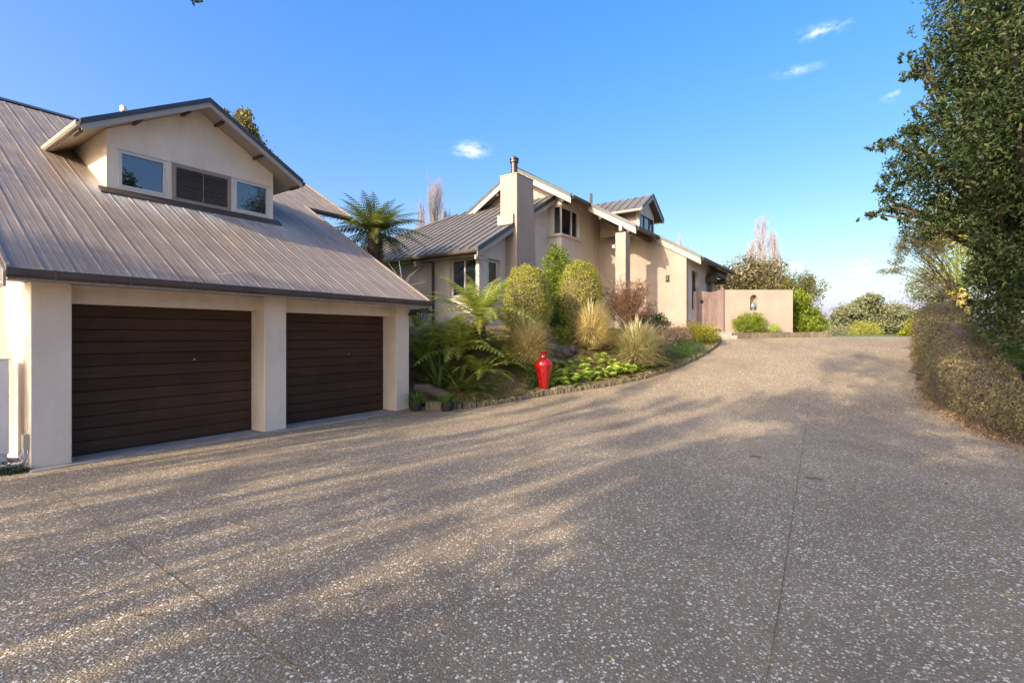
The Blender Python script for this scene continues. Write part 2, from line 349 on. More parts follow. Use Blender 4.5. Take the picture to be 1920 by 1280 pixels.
def npmesh(name, V, Q, mat, rnd=None, parent=None, loc=None, smooth=False):
    """V (n,3), Q (m,k) faces of equal size k"""
    me = bpy.data.meshes.new(name); V = np.asarray(V, np.float32); Q = np.asarray(Q, np.int32); m, k = Q.shape
    me.vertices.add(len(V)); me.vertices.foreach_set('co', V.ravel())
    me.loops.add(m * k); me.loops.foreach_set('vertex_index', Q.ravel())
    me.polygons.add(m); me.polygons.foreach_set('loop_start', np.arange(0, m * k, k, dtype=np.int32))
    if rnd is not None:
        at_ = me.attributes.new('rnd', 'FLOAT', 'FACE'); at_.data.foreach_set('value', np.asarray(rnd, np.float32))
    me.materials.append(mat); me.update(calc_edges=True)
    if smooth: me.shade_smooth()
    o = bpy.data.objects.new(name, me); COL.objects.link(o)
    if parent: o.parent = parent
    if loc is not None: o.location = loc
    return o
def tag(o, label=None, cat=None, group=None, kind=None):
    if label: o['label'] = label
    if cat: o['category'] = cat
    if group: o['group'] = group
    if kind: o['kind'] = kind
    return o
def empty(name, loc=(0, 0, 0), rz=0, label=None, cat=None, group=None):
    o = bpy.data.objects.new(name, None); COL.objects.link(o); o.location = loc; o.rotation_euler = (0, 0, rz)
    o.empty_display_size = .2
    return tag(o, label, cat, group)
def link_copy(o, parent=None, loc=None, rot=None, scale=None):
    c = o.copy(); COL.objects.link(c)
    if parent is not None: c.parent = parent
    if loc is not None: c.location = loc
    if rot is not None: c.rotation_euler = rot
    if scale is not None: c.scale = scale if not isinstance(scale, (int, float)) else (scale,) * 3
    return c
def unit(v): return v / (np.linalg.norm(v, axis=-1, keepdims=True) + 1e-9)
def leaves(P, size, aspect=.45, up=.3, outward=None, curl=.15, szvar=.35, direction=None, dmix=0, face=None):
    """a four-cornered leaf (two triangles folded along its midrib) at every point"""
    n = len(P); d = unit(RNG.normal(size=(n, 3)))
    if outward is not None: d = unit(d + outward * .8)
    if direction is not None: d = unit(d * (1 - dmix) + np.asarray(direction) * dmix)
    nn_ = unit(RNG.normal(size=(n, 3)) + np.array([0, 0, up * 3]))
    if face is not None:
        nn_ = unit(RNG.normal(size=(n, 3)) * .55 + face); d = unit(RNG.normal(size=(n, 3)) + np.array([0, 0, .3])); d = unit(d - nn_ * (d * nn_).sum(1, keepdims=True) + .15 * nn_)
    s = unit(np.cross(d, nn_)); nn2 = np.cross(s, d)
    L_ = (size * (1 + szvar * RNG.uniform(-1, 1, n)))[:, None]
    W = L_ * aspect / 2
    a = P - d * L_ * .5; c = P + d * L_ * .5; l = P - s * W + nn2 * L_ * curl; r = P + s * W + nn2 * L_ * curl
    V = np.stack([a, l, c, r], 1).reshape(-1, 3)
    i = np.arange(n)[:, None] * 4
    T = np.concatenate([i + np.array([[0, 2, 1]]), i + np.array([[0, 3, 2]])], 1).reshape(-1, 3)
    return V, T, np.repeat(RNG.uniform(0, 1, n), 2)
def blob_points(blobs, n, shell=.55, clump=.12, per=14):
    """leaf positions in clumps spread through a set of ellipsoids (cx,cy,cz, rx,ry,rz)"""
    B = np.array(blobs, float)
    w = (B[:, 3] * B[:, 4] * B[:, 5]) ** (2 / 3); w /= w.sum()
    nc = max(3, n // per); idx = RNG.choice(len(B), nc, p=w)
    d = unit(RNG.normal(size=(nc, 3))); r = shell + (1 - shell) * RNG.uniform(0, 1, nc) ** .5
    r *= 1 + .12 * RNG.normal(size=nc)
    C = B[idx, :3] + d * r[:, None] * B[idx, 3:]
    rm = B[idx, 3:].mean(1)
    P = np.repeat(C, per, 0) + RNG.normal(size=(nc * per, 3)) * np.repeat(rm, per)[:, None] * clump
    out = np.repeat(d, per, 0)
    return P, out, C
def foliage(name, blobs, n, size, mat, parent=None, aspect=.45, shell=.55, clump=.12, per=14, up=.3, kind=None, **kw):
    P, out, C = blob_points(blobs, n, shell, clump, per)
    V, T, r = leaves(P, size, aspect, up, outward=out, **kw)
    o = npmesh(name, V, T, mat, r, parent)
    return o, C
def lerp(a, b, t): return a + (b - a) * t

# ------------------------------------------------------------------ the ground
KERB = np.array([(-1.9, 11.3), (-1.06, 11.15), (-.37, 11.6), (.52, 12.3), (1.36, 12.75), (2.7, 13.4), (3.55, 13.95), (4.55, 14.8), (5.77, 16.05), (7.05, 17.75), (8.0, 19.4), (8.5, 20.7)])
HWALL = np.array([(-4.6, 16.4), (-.85, 14.05), (.3, 14.9), (1.25, 17.0), (1.66, 16.75), (3.28, 19.06), (5.97, 17.17), (8.5, 20.8)]) * 1.17
def sm(t): t = np.clip(t, 0, 1); return t * t * (3 - 2 * t)
def zd(X, Y): return 1.63 * sm((Y + .2 * X - 9.5) / 15.0)
def pdist(X, Y, Lp):
    X = np.asarray(X, float); Y = np.asarray(Y, float); best = np.full(X.shape, 1e9); qx = np.zeros(X.shape); qy = np.zeros(X.shape); sg = np.zeros(X.shape)
    for (ax, ay), (bx, by) in zip(Lp[:-1], Lp[1:]):
        dx, dy = bx - ax, by - ay; t = np.clip(((X - ax) * dx + (Y - ay) * dy) / (dx * dx + dy * dy), 0, 1)
        px, py = ax + t * dx, ay + t * dy; dd = np.hypot(X - px, Y - py); m = dd < best
        best = np.where(m, dd, best); qx = np.where(m, px, qx); qy = np.where(m, py, qy)
        sg = np.where(m, dx * (Y - ay) - dy * (X - ax), sg)
    return best, qx, qy, sg
def zb(X, Y):
    dk, qx, qy, sg = pdist(X, Y, KERB); dh, _, _, sh = pdist(X, Y, HWALL)
    zk = zd(qx, qy) + .12
    t = np.clip(dk / (.67 * (dk + dh + 1e-6)), 0, 1); t = t * t * (3 - 2 * t)
    t = np.where(sh > 0, 1.0, t)
    return zk + (1.95 - zk) * t
def gz(X, Y):
    return float(zb(np.array(X), np.array(Y)))
def grid(name, xs, ys, zf, mat, mask=None, kind='structure', rough=0, parent=None):
    X, Y = np.meshgrid(xs, ys); Z = zf(X, Y)
    if rough: Z = Z + RNG.normal(size=Z.shape) * rough
    nx, ny = len(xs), len(ys); V = np.stack([X, Y, Z], -1).reshape(-1, 3)
    i, j = np.meshgrid(np.arange(nx - 1), np.arange(ny - 1)); a = (j * nx + i).ravel()
    Q = np.stack([a, a + 1, a + nx + 1, a + nx], 1)
    if mask is not None:
        cx = V[Q].mean(1); Q = Q[mask(cx[:, 0], cx[:, 1])]
    o = npmesh(name, V, Q, mat, None, parent, smooth=True); o['kind'] = kind; return o
# drive: left edge is the kerb, right edge follows the hedge
DR = np.array([(6.2, 1.0), (6.9, 5.5), (7.3, 7.0), (8.1, 9.0), (8.9, 10.8), (10.95, 13.7), (13.6, 17.1), (16.6, 20.0), (20, 22.5)])
def drive_mask(x, y):
    _, _, _, s = pdist(x, y, KERB); _, _, _, s2 = pdist(x, y, DR)
    return (((s < 0) | (y < 11.3)) & ((s2 > 0) | (y < 1.0))) & (y < 30)
xs = np.concatenate([np.arange(-30, -9, 1.5), np.arange(-9, 22, .18), np.arange(22, 40, 2)])
ys = np.concatenate([np.arange(-30, 0, 2.0), np.arange(0, 10, .5), np.arange(10, 24.6, .18)])
def zdrive(X, Y): return zd(X, Y)
grid('driveway', xs, ys, zdrive, M['drive'], lambda x, y: (pdist(x, y, KERB)[3] < .12) | (y < 11.35) | (x > 9.2))
# one ground sheet to the horizon, just under the drive
def zground(X, Y):
    z = zd(X, Y) - .06
    far = sm((np.hypot(X - 14, Y - 24) - 4) / 30)
    beyond = sm((Y + .2 * X - 25) / 8)
    z = z - beyond * .02 - sm((Y - 45) / 60) * 2.2
    return z
def symgrid(m_, n_): 
    u = np.linspace(-1, 1, n_); return np.sign(u) * (np.abs(u) ** 3) * m_ 
gx = symgrid(2500, 90); gy = symgrid(2500, 90)
ysg = np.concatenate([gy[gy < 0], np.linspace(0, 60, 60), gy[gy > 60]])
xsg = np.concatenate([gx[gx < -30], np.linspace(-30, 50, 80), gx[gx > 50]])
grid('ground', xsg, ysg, zground, M['far'])
# lawn beyond the crest of the drive
LAWN = lambda x, y: (x + 0 * y > 11.0) & (y > 24.4)
def zlawn(X, Y): return zd(X, Y) + .0 + .10 * sm((Y - 24.2) / 6) - .35 * sm((Y - 36) / 14)
grid('lawn', np.linspace(4, 60, 60), np.linspace(24.4, 60, 50), zlawn, M['lawn'])
# garden bed
bx_ = np.arange(-16, 14, .14); by_ = np.arange(11, 34, .14)
def bedmask(x, y):
    d, _, _, s = pdist(x, y, KERB)
    u = (x + 5.9125) * .5758 + (y - 6.1548) * .8176; v = (x + 5.9125) * -.8176 + (y - 6.1548) * .5758
    return (s > -.0) & ~((u < 6.3) & (v < 14)) & (x + .0 < 9.3)
def zbed(X, Y): return zb(X, Y)
grid('garden_bed', bx_, by_, zbed, M['bed'], bedmask, rough=.018)
# planting strip soil in front of the courtyard wall and right of the drive
def strip(name, pts, z, mat, kind='structure'):
    mb = MB(); mb.add([(p[0], p[1], z(p[0], p[1])) for p in pts], [tuple(range(len(pts)))]); o = mb.build(name, mat); o['kind'] = kind; return o
def zside(X, Y): return zd(X, Y) + .03 + .35 * sm((X - 8.5) / 4) 
grid('side_bank', np.arange(5.8, 34, .4), np.arange(1, 30, .4), lambda X, Y: np.where(pdist(X, Y, DR)[3] < 0, zd(X, Y) + .02 + .25 * sm(pdist(X, Y, DR)[0] / 2.5), zd(X, Y) - .05), M['litter'], lambda x, y: (pdist(x, y, DR)[3] < .35) & (y < 24))
# control joints in the drive (shallow mossy grooves)
def joint(name, pts, w=.011, lift=.004):
    P = []
    for (a, b) in zip(pts[:-1], pts[1:]):
        k = max(2, int(math.hypot(b[0] - a[0], b[1] - a[1]) / .25))
        for i in range(k): P.append((lerp(a[0], b[0], i / k), lerp(a[1], b[1], i / k)))
    P.append(pts[-1]); V = []; 
    for i, p in enumerate(P):
        a = P[max(i - 1, 0)]; b = P[min(i + 1, len(P) - 1)]; dx, dy = b[0] - a[0], b[1] - a[1]; l = math.hypot(dx, dy); nx, ny = -dy / l * w / 2, dx / l * w / 2
        wob = 1 + .25 * random.uniform(-1, 1)
        for sgn in (1, -1): 
            X, Y = p[0] + nx * sgn * wob, p[1] + ny * sgn * wob; V.append((X, Y, float(zd(X, Y)) + lift))
    F = [(2 * i, 2 * i + 1, 2 * i + 3, 2 * i + 2) for i in range(len(P) - 1)]
    mb = MB(); mb.add(V, F); o = mb.build(name, M['joint']); o['kind'] = 'structure'; return o
def fl(px, py):   # a point of the level part of the drive seen at that place
    Y = HC * FPX / (py - HY); return ((px - 960) / FPX * Y, Y)
joint('drive_joint', [fl(68, 893), fl(590, 1275)], .008)
joint('drive_joint', [fl(1435, 1290), fl(1462, 1130), fl(1505, 840), (6.75, 11.4), (8.0, 13.4)], .006)
joint('drive_joint', [fl(512, 816), fl(640, 838)], .02)
joint('drive_joint', [fl(1180, 852), fl(1330, 858), fl(1500, 865)], .006)

# ------------------------------------------------------------------ the garage
ROT = math.atan2(.8176, .5758)
GO = (-5.9125, 6.1548, 0)
gar = empty('garage', GO, ROT, 'cream plaster double garage with dormer, steep brown metal roof and two dark timber doors', 'garage')
T30 = .59
def groof(v): return 2.42 + T30 * (v + .5)
EX = 7.9; RV = 6.85; RZ = groof(RV)
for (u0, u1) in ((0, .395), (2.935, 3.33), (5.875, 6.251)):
    MB().box((u0, 0, -.1), (u1, .45, 2.33)).build('pillar', M['stucco_shade_lift'], gar, bevel=.012)
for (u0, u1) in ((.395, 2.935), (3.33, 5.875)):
    MB().box((u0, .25, 2.085), (u1, .47, 2.33)).build('lintel', M['stucco_shade_lift'], gar)
# walls: left side, right side, gables
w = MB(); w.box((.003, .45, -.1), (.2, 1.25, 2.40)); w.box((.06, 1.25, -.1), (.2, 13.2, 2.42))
w.prism([(.06, .4, 2.35), (.06, RV, RZ - .2), (.06, 13.2, 2.42)], (.14, 0, 0)); w.build('wall', M['stucco_shade_lift'], gar)
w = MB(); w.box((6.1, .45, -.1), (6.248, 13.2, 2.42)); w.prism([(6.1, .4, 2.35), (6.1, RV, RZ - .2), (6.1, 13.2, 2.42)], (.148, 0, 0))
w.box((.2, 13.0, -.1), (6.1, 13.2, 2.42)); w.build('wall', M['stucco_shade_lift'], gar)
w = MB(); w.box((6.25, 4.9, 1.5), (7.6, 9, 4.9)); w.prism([(7.45, 4.9, 4.9), (7.45, RV, RZ - .2), (7.45, 9, 4.9)], (.15, 0, 0)); w.build('wall', M['stucco_shade_lift'], gar)
MB().box((-.22, -.44, 2.33), (6.35, .3, 2.352)).build('soffit', M['soffit'], gar)
# threshold
MB().box((-.02, -.13, -.05), (6.27, .40, .018)).build('threshold', M['concrete'], gar, bevel=.006)
# doors, each of eleven horizontal boards
for (u0, u1, k) in ((.395, 2.935, 12), (3.33, 5.875, 12)):
    dr = MB().box((u0 + .004, .445, .02), (u1 - .004, .468, 2.12)).build('garage_door', M['door'], gar)
    h = (2.085 - .03) / k
    for i in range(k):
        z0 = .03 + i * h
        jit = random.uniform(-.0015, .0015)
        MB().prism([(u0 + .006, .444, z0 + .003), (u0 + .006, .424 + jit, z0 + .009), (u0 + .006, .424 + jit, z0 + h - .008), (u0 + .006, .444, z0 + h - .002)], (u1 - u0 - .012, 0, 0)).build('board', M['door'], dr)
    lk = MB().lathe([(.0, 0), (.022, 0), (.022, .008), (.012, .012), (.0, .012)], k=12).build('lock', M['pvc'], dr)
    lk.location = ((u0 + u1) / 2 + .35, .424, 1.28); lk.rotation_euler = (R(90), 0, 0); lk.scale = (.6, .6, .6)
    MB().box((u0 + .02, .405, .018), (u1 - .02, .43, .032)).build('bottom_seal', M['black'], dr)
# roof trays
t = M['roof'].node_tree
for n_ in t.nodes:
    if n_.type == 'TEX_COORD': n_.object = gar
tcg = nd(t, 'ShaderNodeTexCoord'); tcg.object = gar; sx_ = nd(t, 'ShaderNodeSeparateXYZ'); t.links.new(tcg.outputs['Object'], sx_.inputs[0])
def sstep(v, a, b_):
    m_ = nd(t, 'ShaderNodeMapRange', interpolation_type='SMOOTHSTEP'); m_.inputs[1].default_value = a; m_.inputs[2].default_value = b_; t.links.new(v, m_.inputs[0]); return m_.outputs[0]
ox = mth_(t, 'MULTIPLY', mth_(t, 'MULTIPLY', sstep(sx_.outputs[0], .75, 1.5), sstep(sx_.outputs[0], 5.2, 4.4)), mth_(t, 'MULTIPLY', sstep(sx_.outputs[1], 1.35, 2.45), sstep(sx_.outputs[1], 3.4, 2.6)))
nzz = nd(t, 'ShaderNodeTexNoise'); nzz.inputs['Scale'].default_value = 2.2; nzz.inputs['Detail'].default_value = 7; nzz.inputs['Roughness'].default_value = .7
mpz = nd(t, 'ShaderNodeMapping'); mpz.inputs['Scale'].default_value = (2.5, .6, .6); t.links.new(tcg.outputs['Object'], mpz.inputs[0]); t.links.new(mpz.outputs[0], nzz.inputs['Vector'])
ox = mth_(t, 'MULTIPLY', ox, ramp(t, nzz.outputs[0], [(.36, .15), (.6, .85)]))
bs_ = t.nodes['Principled BSDF']; src_ = bs_.inputs['Base Color'].links[0].from_socket
t.links.new(mixrgb(t, ox, src_, (.55, .54, .53)), bs_.inputs['Base Color'])
def slope_strip(mb, u0, u1, v0, v1, zf, th=.004, lift=0):
    mb.prism([(u0, v0, zf(v0) + lift), (u0, v1, zf(v1) + lift), (u0, v1, zf(v1) + lift - th), (u0, v0, zf(v0) + lift - th)], (u1 - u0, 0, 0))
groot = MB(); 
slope_strip(groot, -.28, 6.38, -.5, RV, groof, .12, -.012)
slope_strip(groot, 6.38, EX, 4.25, RV, groof, .12, -.012)
groof2 = lambda v: groof(2 * RV - v)
groot.prism([(-.28, RV, RZ - .012), (-.28, 2 * RV + .5, groof(-.5) - .012), (-.28, 2 * RV + .5, groof(-.5) - .13), (-.28, RV, RZ - .13)], (EX + .28, 0, 0))
rf = groot.build('roof', M['roof'], gar)
def tray(pw, v0, v1, zf, rib_h=.010, rib_w=.022):
    mb = MB()
    slope_strip(mb, .0, pw, v0, v1, zf, .008, 0)
    slope_strip(mb, 0, rib_w, v0 - .004, v1, zf, rib_h + .004, rib_h)
    for q in (.34, .66): slope_strip(mb, pw * q - .004, pw * q + .004, v0, v1, zf, .005, .004)
    return mb
PW = 6.66 / 23
t0 = tray(PW, -.5, RV, groof).build('roof_panel', M['roof'], rf); t0.location = (-.28, 0, 0)
for i in range(1, 23): link_copy(t0, rf, (-.28 + i * PW, 0, 0))
t1 = tray(PW, 4.25, RV, groof).build('roof_panel', M['roof'], rf); t1.location = (6.38, 0, 0)
for i in range(1, 5): link_copy(t1, rf, (6.38 + i * (1.52 - .004) / 5 * 1.0, 0, 0))
# end flashings on the verges
for (u, v0, v1) in ((-.30, -.5, RV), (6.37, -.5, 4.25), (EX - .02, 4.25, RV)):
    mb = MB(); slope_strip(mb, u, u + .035, v0 - .005, v1, groof, .06, .034); mb.build('verge_flashing', M['roof'], rf)
for (u, v0, v1) in ((-.325, -.52, RV), (6.405, -.52, 4.22), (EX + .015, 4.22, RV)):
    mb = MB(); slope_strip(mb, u, u + .022, v0, v1, groof, .17, -.03); mb.build('barge_board', M['fascia'], gar)
mb = MB(); mb.prism([(0, RV - .14, RZ - .14 * T30 + .035), (0, RV, RZ + .045), (0, RV + .14, RZ - .14 * T30 + .035), (0, RV, RZ - .01)], (EX + .3, 0, 0)); o = mb.build('ridge_cap', M['flash'], rf); o.location = (-.3, 0, 0)
# gutters
def gutter(name, parent, p0, p1, out, z, w=.11, h=.105, mat='gutter'):
    p0 = Vector(p0); p1 = Vector(p1); o = Vector(out)
    prof = [(0, 0), (w * .75, 0), (w, h * .3), (w, h), (w - .012, h), (w - .014, h * .35), (w * .72, .012), (.012, .012), (.012, h * .8), (0, h * .8)]
    mb = MB(); a = [(p0.x + o.x * q, p0.y + o.y * q, z + r_) for q, r_ in prof]
    mb.prism(a, (p1.x - p0.x, p1.y - p0.y, 0)); return mb.build(name, M[mat], parent)
gt = gutter('gutter', gar, (-.30, -.43), (6.44, -.43), (0, -1), 2.318)
for i in range(9):
    u = .1 + i * .75; MB().box((u, -.552, 2.316), (u + .025, -.543, 2.428)).build('gutter_bracket', M['gutter'], gt)
gutter('gutter', gar, (6.40, 4.33), (EX + .05, 4.33), (0, -1), groof(4.25) - .12)
MB().tube([(6.40, .1, 2.22), (6.40, -.36, 2.22)], .035, 8).build('rafter_bracket', M['gutter'], gar)
MB().box((6.25, -.40, 2.16), (6.55, -.33, 2.23)).build('bracket', M['gutter'], gar)
MB().box((6.47, -.41, 2.16), (6.54, -.33, 2.33)).build('bracket', M['gutter'], gar)
MB().tube([(6.5, 4.28, 4.95), (6.85, 4.05, 4.9)], .05, 10).build('waste_pipe', M['gutter'], gar, smooth=False)
MB().tube([(3.2, RV + .5, RZ - .5), (3.2, RV + .5, 7.5)], .055, 12).build('vent_pipe', M['pvc'], gar)
MB().tube([(3.2, RV + .5, 7.47), (3.2, RV + .5, 7.6)], .075, 12).build('vent_cowl', M['white'], gar)
# twigs fallen on the roof
# dormer
DV = 2.55; DC = 2.98
dm = empty('dormer'); dm.parent = gar
u0, u1 = 1.48, 4.52; zb0 = groof(DV) - .05; pk = 6.12; ev = 5.28
wins = [(1.655, 2.40, 4.32, 4.985), (2.50, 3.60, 4.26, 4.995), (3.67, 4.41, 4.31, 4.985)]
sill = 4.25
fw = MB()
fw.prism([(u0, DV, 5.0), (u1, DV, 5.0), (u1, DV, ev + .02), (DC, DV, ev + .02 + (DC - u0) * .577), (u0, DV, ev + .02)], (0, .12, 0))
edges = [u0] + [e for wv in wins for e in (wv[0], wv[1])] + [u1]
for i in range(0, len(edges), 2): fw.box((edges[i], DV, zb0), (edges[i + 1], DV + .12, 5.0))
for wv in wins: fw.box((wv[0], DV, zb0), (wv[1], DV + .12, wv[2]))
fw.build('front_wall', M['stucco_shade_lift'], dm)
for u, uu in ((u0, .1), (u1 - .1, .1)):
    MB().prism([(u + .001 * (1 if uu > 0 else 0), DV + .12, zb0), (u, DV + .12, ev + .3), (u, 4.9, ev + .3), (u, 4.9, groof(4.9) - .05)], (.1, 0, 0)).build('cheek_wall', M['stucco_shade_lift'], dm)
def window(parent, x0, x1, z0, z1, y, mull=(), fr=.035, depth=.05, axis=0, out=-1, mat='joinery', name='window'):
    """axis 0: opening runs along local x at y; axis 1: runs along local y at x=y. out is the side that faces outdoors"""
    def P(a, c, z): return (a, y + out * c, z) if axis == 0 else (y + out * c, a, z)
    def bxx(mb, a0, a1, c0, c1, za, zb_):
        p, q = P(a0, c0, za), P(a1, c1, zb_); mb.box(tuple(min(i, j) for i, j in zip(p, q)), tuple(max(i, j) for i, j in zip(p, q)))
    f = MB()
    bxx(f, x0, x0 + fr, -depth, .012, z0, z1); bxx(f, x1 - fr, x1, -depth, .012, z0, z1)
    bxx(f, x0 + fr, x1 - fr, -depth, .011, z0, z0 + fr); bxx(f, x0 + fr, x1 - fr, -depth, .011, z1 - fr, z1)
    for mu in mull: bxx(f, mu - fr * .5, mu + fr * .5, -depth, .009, z0 + fr, z1 - fr)
    fo = f.build(name, M[mat], parent, bevel=.003)
    ed = [x0 + fr] + [e for mu in mull for e in (mu - fr * .5, mu + fr * .5)] + [x1 - fr]
    for i in range(0, len(ed), 2):
        g = MB(); bxx(g, ed[i], ed[i + 1], -.03, -.022, z0 + fr, z1 - fr); g.build('pane', M['glass'], fo)
    return fo
for wv in (wins[0], wins[2]): window(dm, wv[0], wv[1], wv[2], wv[3], DV, fr=.05, depth=.08)
# head flashings
for wv in wins: MB().box((wv[0] - .03, DV - .022, wv[3]), (wv[1] + .03, DV, wv[3] + .010)).build('head_flashing', M['pvc'], dm)
lv = wins[1]
fr = MB(); fr.box((lv[0], DV - .02, lv[2]), (lv[0] + .07, DV + .06, lv[3])); fr.box((lv[1] - .07, DV - .02, lv[2]), (lv[1], DV + .06, lv[3]))
fr.box((lv[0] + .07, DV - .019, lv[2]), (lv[1] - .07, DV + .06, lv[2] + .07)); fr.box((lv[0] + .07, DV - .019, lv[3] - .07), (lv[1] - .07, DV + .06, lv[3]))
fr.box(((lv[0] + lv[1]) / 2 - .006, DV - .03, lv[2] + .07), ((lv[0] + lv[1]) / 2 + .006, DV - .02, lv[3] - .07))
sh = fr.build('louvre_shutter', M['louvre'], dm, bevel=.003)
MB().box((lv[0] + .06, DV + .062, lv[2]), (lv[1] - .06, DV + .075, lv[3])).build('backing', M['black'], sh)
ns = 17; sp_ = (lv[3] - lv[2] - .14) / ns
for i in range(ns):
    z = lv[2] + .07 + (i + .15) * sp_
    MB().prism([(lv[0] + .07, DV - .014, z), (lv[0] + .07, DV - .008, z + .006), (lv[0] + .07, DV + .035, z + sp_ * .85), (lv[0] + .07, DV + .029, z + sp_ * .78)], (lv[1] - lv[0] - .14, 0, 0)).build('slat', M['louvre'], sh)
MB().box((u0 + .12, DV - .03, lv[2] - .028), (u1 - .07, DV - .001, lv[2] - .006)).build('sill', M['joinery'], dm)
mb = MB(); mb.prism([(u0 - .12, DV - .16, groof(DV - .16) + .036), (u0 - .12, DV - .01, groof(DV) + .06), (u0 - .12, DV - .01, groof(DV) - .02), (u0 - .12, DV - .16, groof(DV - .16) + .0)], (u1 - u0 + .24, 0, 0)); mb.build('apron_flashing', M['gutter'], dm)
# dormer roof: two slopes with front overhang
pkz = 6.27; ez = 5.17; hw_ = 1.96; FV = 2.10
def droof(du): return pkz - (pkz - ez) * du / hw_
for sgn in (-1, 1):
    def vback(z): return (z - 2.42) / T30 - .5
    e_v = vback(ez); r_v = vback(pkz)
    a = [(DC, FV, pkz), (DC + sgn * hw_, FV, ez), (DC + sgn * hw_, e_v, ez), (DC, r_v, pkz)]
    if sgn > 0: a = a[::-1]
    MB().prism(a, (0, 0, -.05)).build('dormer_roof', M['flash'], dm)
    a2 = [(p[0] - sgn * .0, p[1] + .03 if p[1] < 3 else p[1], p[2] - .052) for p in a]
    MB().prism(a2, (0, 0, -.06)).build('dormer_soffit', M['soffit'], dm)
    # fascia board and its dark capping
    f = [(DC, FV - .025, pkz - .055), (DC + sgn * hw_, FV - .025, ez - .055), (DC + sgn * hw_, FV - .025, ez - .155), (DC, FV - .025, pkz - .155)]
    if sgn > 0: f = f[::-1]
    MB().prism(f, (0, .022, 0)).build('fascia', M['fascia'], dm)
    f = [(DC, FV - .04, pkz + .03), (DC + sgn * (hw_ + .02), FV - .04, ez + .03), (DC + sgn * (hw_ + .02), FV - .04, ez - .06), (DC, FV - .04, pkz - .06)]
    if sgn > 0: f = f[::-1]
    MB().prism(f, (0, .07, 0)).build('capping', M['flash'], dm)
    # rafter ends under the overhang
    for q in (.2, .72, 1.27):
        c = DC + sgn * hw_ * q * .78
        z = droof(abs(c - DC)) - .112
        MB().box((c - .028, FV + .10, z - .045), (c + .028, DV, z)).build('rafter_end', M['rafter'], dm)
    uu = DC + sgn * hw_
    gutter('dormer_gutter', dm, (uu - sgn * .02, FV - .02), (uu - sgn * .02, e_v + .1), (sgn, 0), ez - .10, .10, .09, 'soffit' if sgn < 0 else 'gutter')
# security light on the last pillar
sl = empty('security_light', (0, 0, 0), 0, 'small twin-head security light under the eave at the right end of the garage', 'light')
sl.location = (-2.215, 11.20, 2.16)
MB().box((-.03, -.02, -.04), (.03, .02, .04)).build('mount', M['black'], sl)
for sx in (-1, 1):
    hd = MB().lathe([(0, 0), (.03, .0), (.045, .05), (.045, .07), (0, .07)], k=14).build('lamp_head', M['black'], sl, smooth=False)
    hd.location = (.03 + sx * .05, -.05, -.03); hd.rotation_euler = (R(75), 0, R(-50 + sx * 25))
    MB().tube([(0, 0, -.01), (.03 + sx * .05, -.05, -.03)], .008, 6).build('arm', M['black'], sl)

# ------------------------------------------------------------------ the house
HS = 1.17; HO = (-.9335 * HS, 13.5 * HS, HC * (1 - HS))
hou = empty('house', HO, ROT, 'cream plaster house with tall chimney, stepped grey metal gable roof and dormer above the garden', 'house'); hou.scale = (HS, HS, HS)
ZE = 4.02; TL = .566; TM = .577
def lean(a): return ZE + TL * a
def mainz(b): return 7.47 - TM * abs(1.41 - b)
for n_ in M['roof_far'].node_tree.nodes:
    if n_.type == 'TEX_COORD': n_.object = hou
# lean-to roof with 45 degree hip at its far end
e_b = 7.85      # eave end (hip corner)
poly = [(0, 0), (4.2, 0), (4.2, 4.0 - .05), (3.93, 4.16), (0, e_b)]
rf2 = MB(); zt = lambda a: lean(a)
lr = MB().prism([(a, b, lean(a) - .012) for a, b in poly], (0, 0, -.11)).build('roof', M['roof_far'], hou)
# far hip face going down away from view
MB().prism([(0, e_b, ZE - .012), (3.93, 4.16, lean(3.93) - .012), (3.93, 8.2, ZE + .2)], (0, 0, -.1)).build('hip_face', M['roof_far'], lr)
nb = 24; pwd = e_b / nb
for i in range(nb):
    b0, b1 = i * pwd, (i + 1) * pwd
    def alim(b): return 4.2 if b < 4.0 else max(.02, (e_b - b) / (e_b - 4.16) * 3.93)
    m_ = MB()
    m_.prism([(0, b0, lean(0)), (alim(b0), b0, lean(alim(b0))), (alim(b1), b1, lean(alim(b1))), (0, b1, lean(0))], (0, 0, -.008))
    w_ = .035
    m_.prism([(0 - .004, b0, lean(0) + .034), (alim(b0), b0, lean(alim(b0)) + .034), (alim(b0), b0 + w_, lean(alim(b0)) + .034), (-.004, b0 + w_, lean(0) + .034)], (0, 0, -.04))
    m_.build('roof_panel', M['roof_far'], lr)
MB().tube([(0, e_b, ZE + .03), (3.93, 4.16, lean(3.93) + .03)], .05, 6).build('hip_cap', M['roof_far'], lr)
# lean-to verge: fascia + dark capping, eave gutter
def rake(parent, a0, z0, a1, z1, b, drop=.17, th=.025, cap=.09, sgn=-1, mat='fascia'):
    MB().prism([(a0, b, z0 - cap + .02), (a1, b, z1 - cap + .02), (a1, b, z1 - cap - drop), (a0, b, z0 - cap - drop)], (0, sgn * th, 0)).build('fascia', M[mat], parent)
    MB().prism([(a0, b, z0 + .045), (a1, b, z1 + .045), (a1, b, z1 - cap), (a0, b, z0 - cap)], (0, sgn * (th + .02), 0)).build('capping', M['flash'], parent)
rake(hou, -.02, lean(0), 4.12, lean(4.12), 0, .14)
gutter('gutter', hou, (.03, .02), (.03, e_b), (-1, 0), ZE - .12)
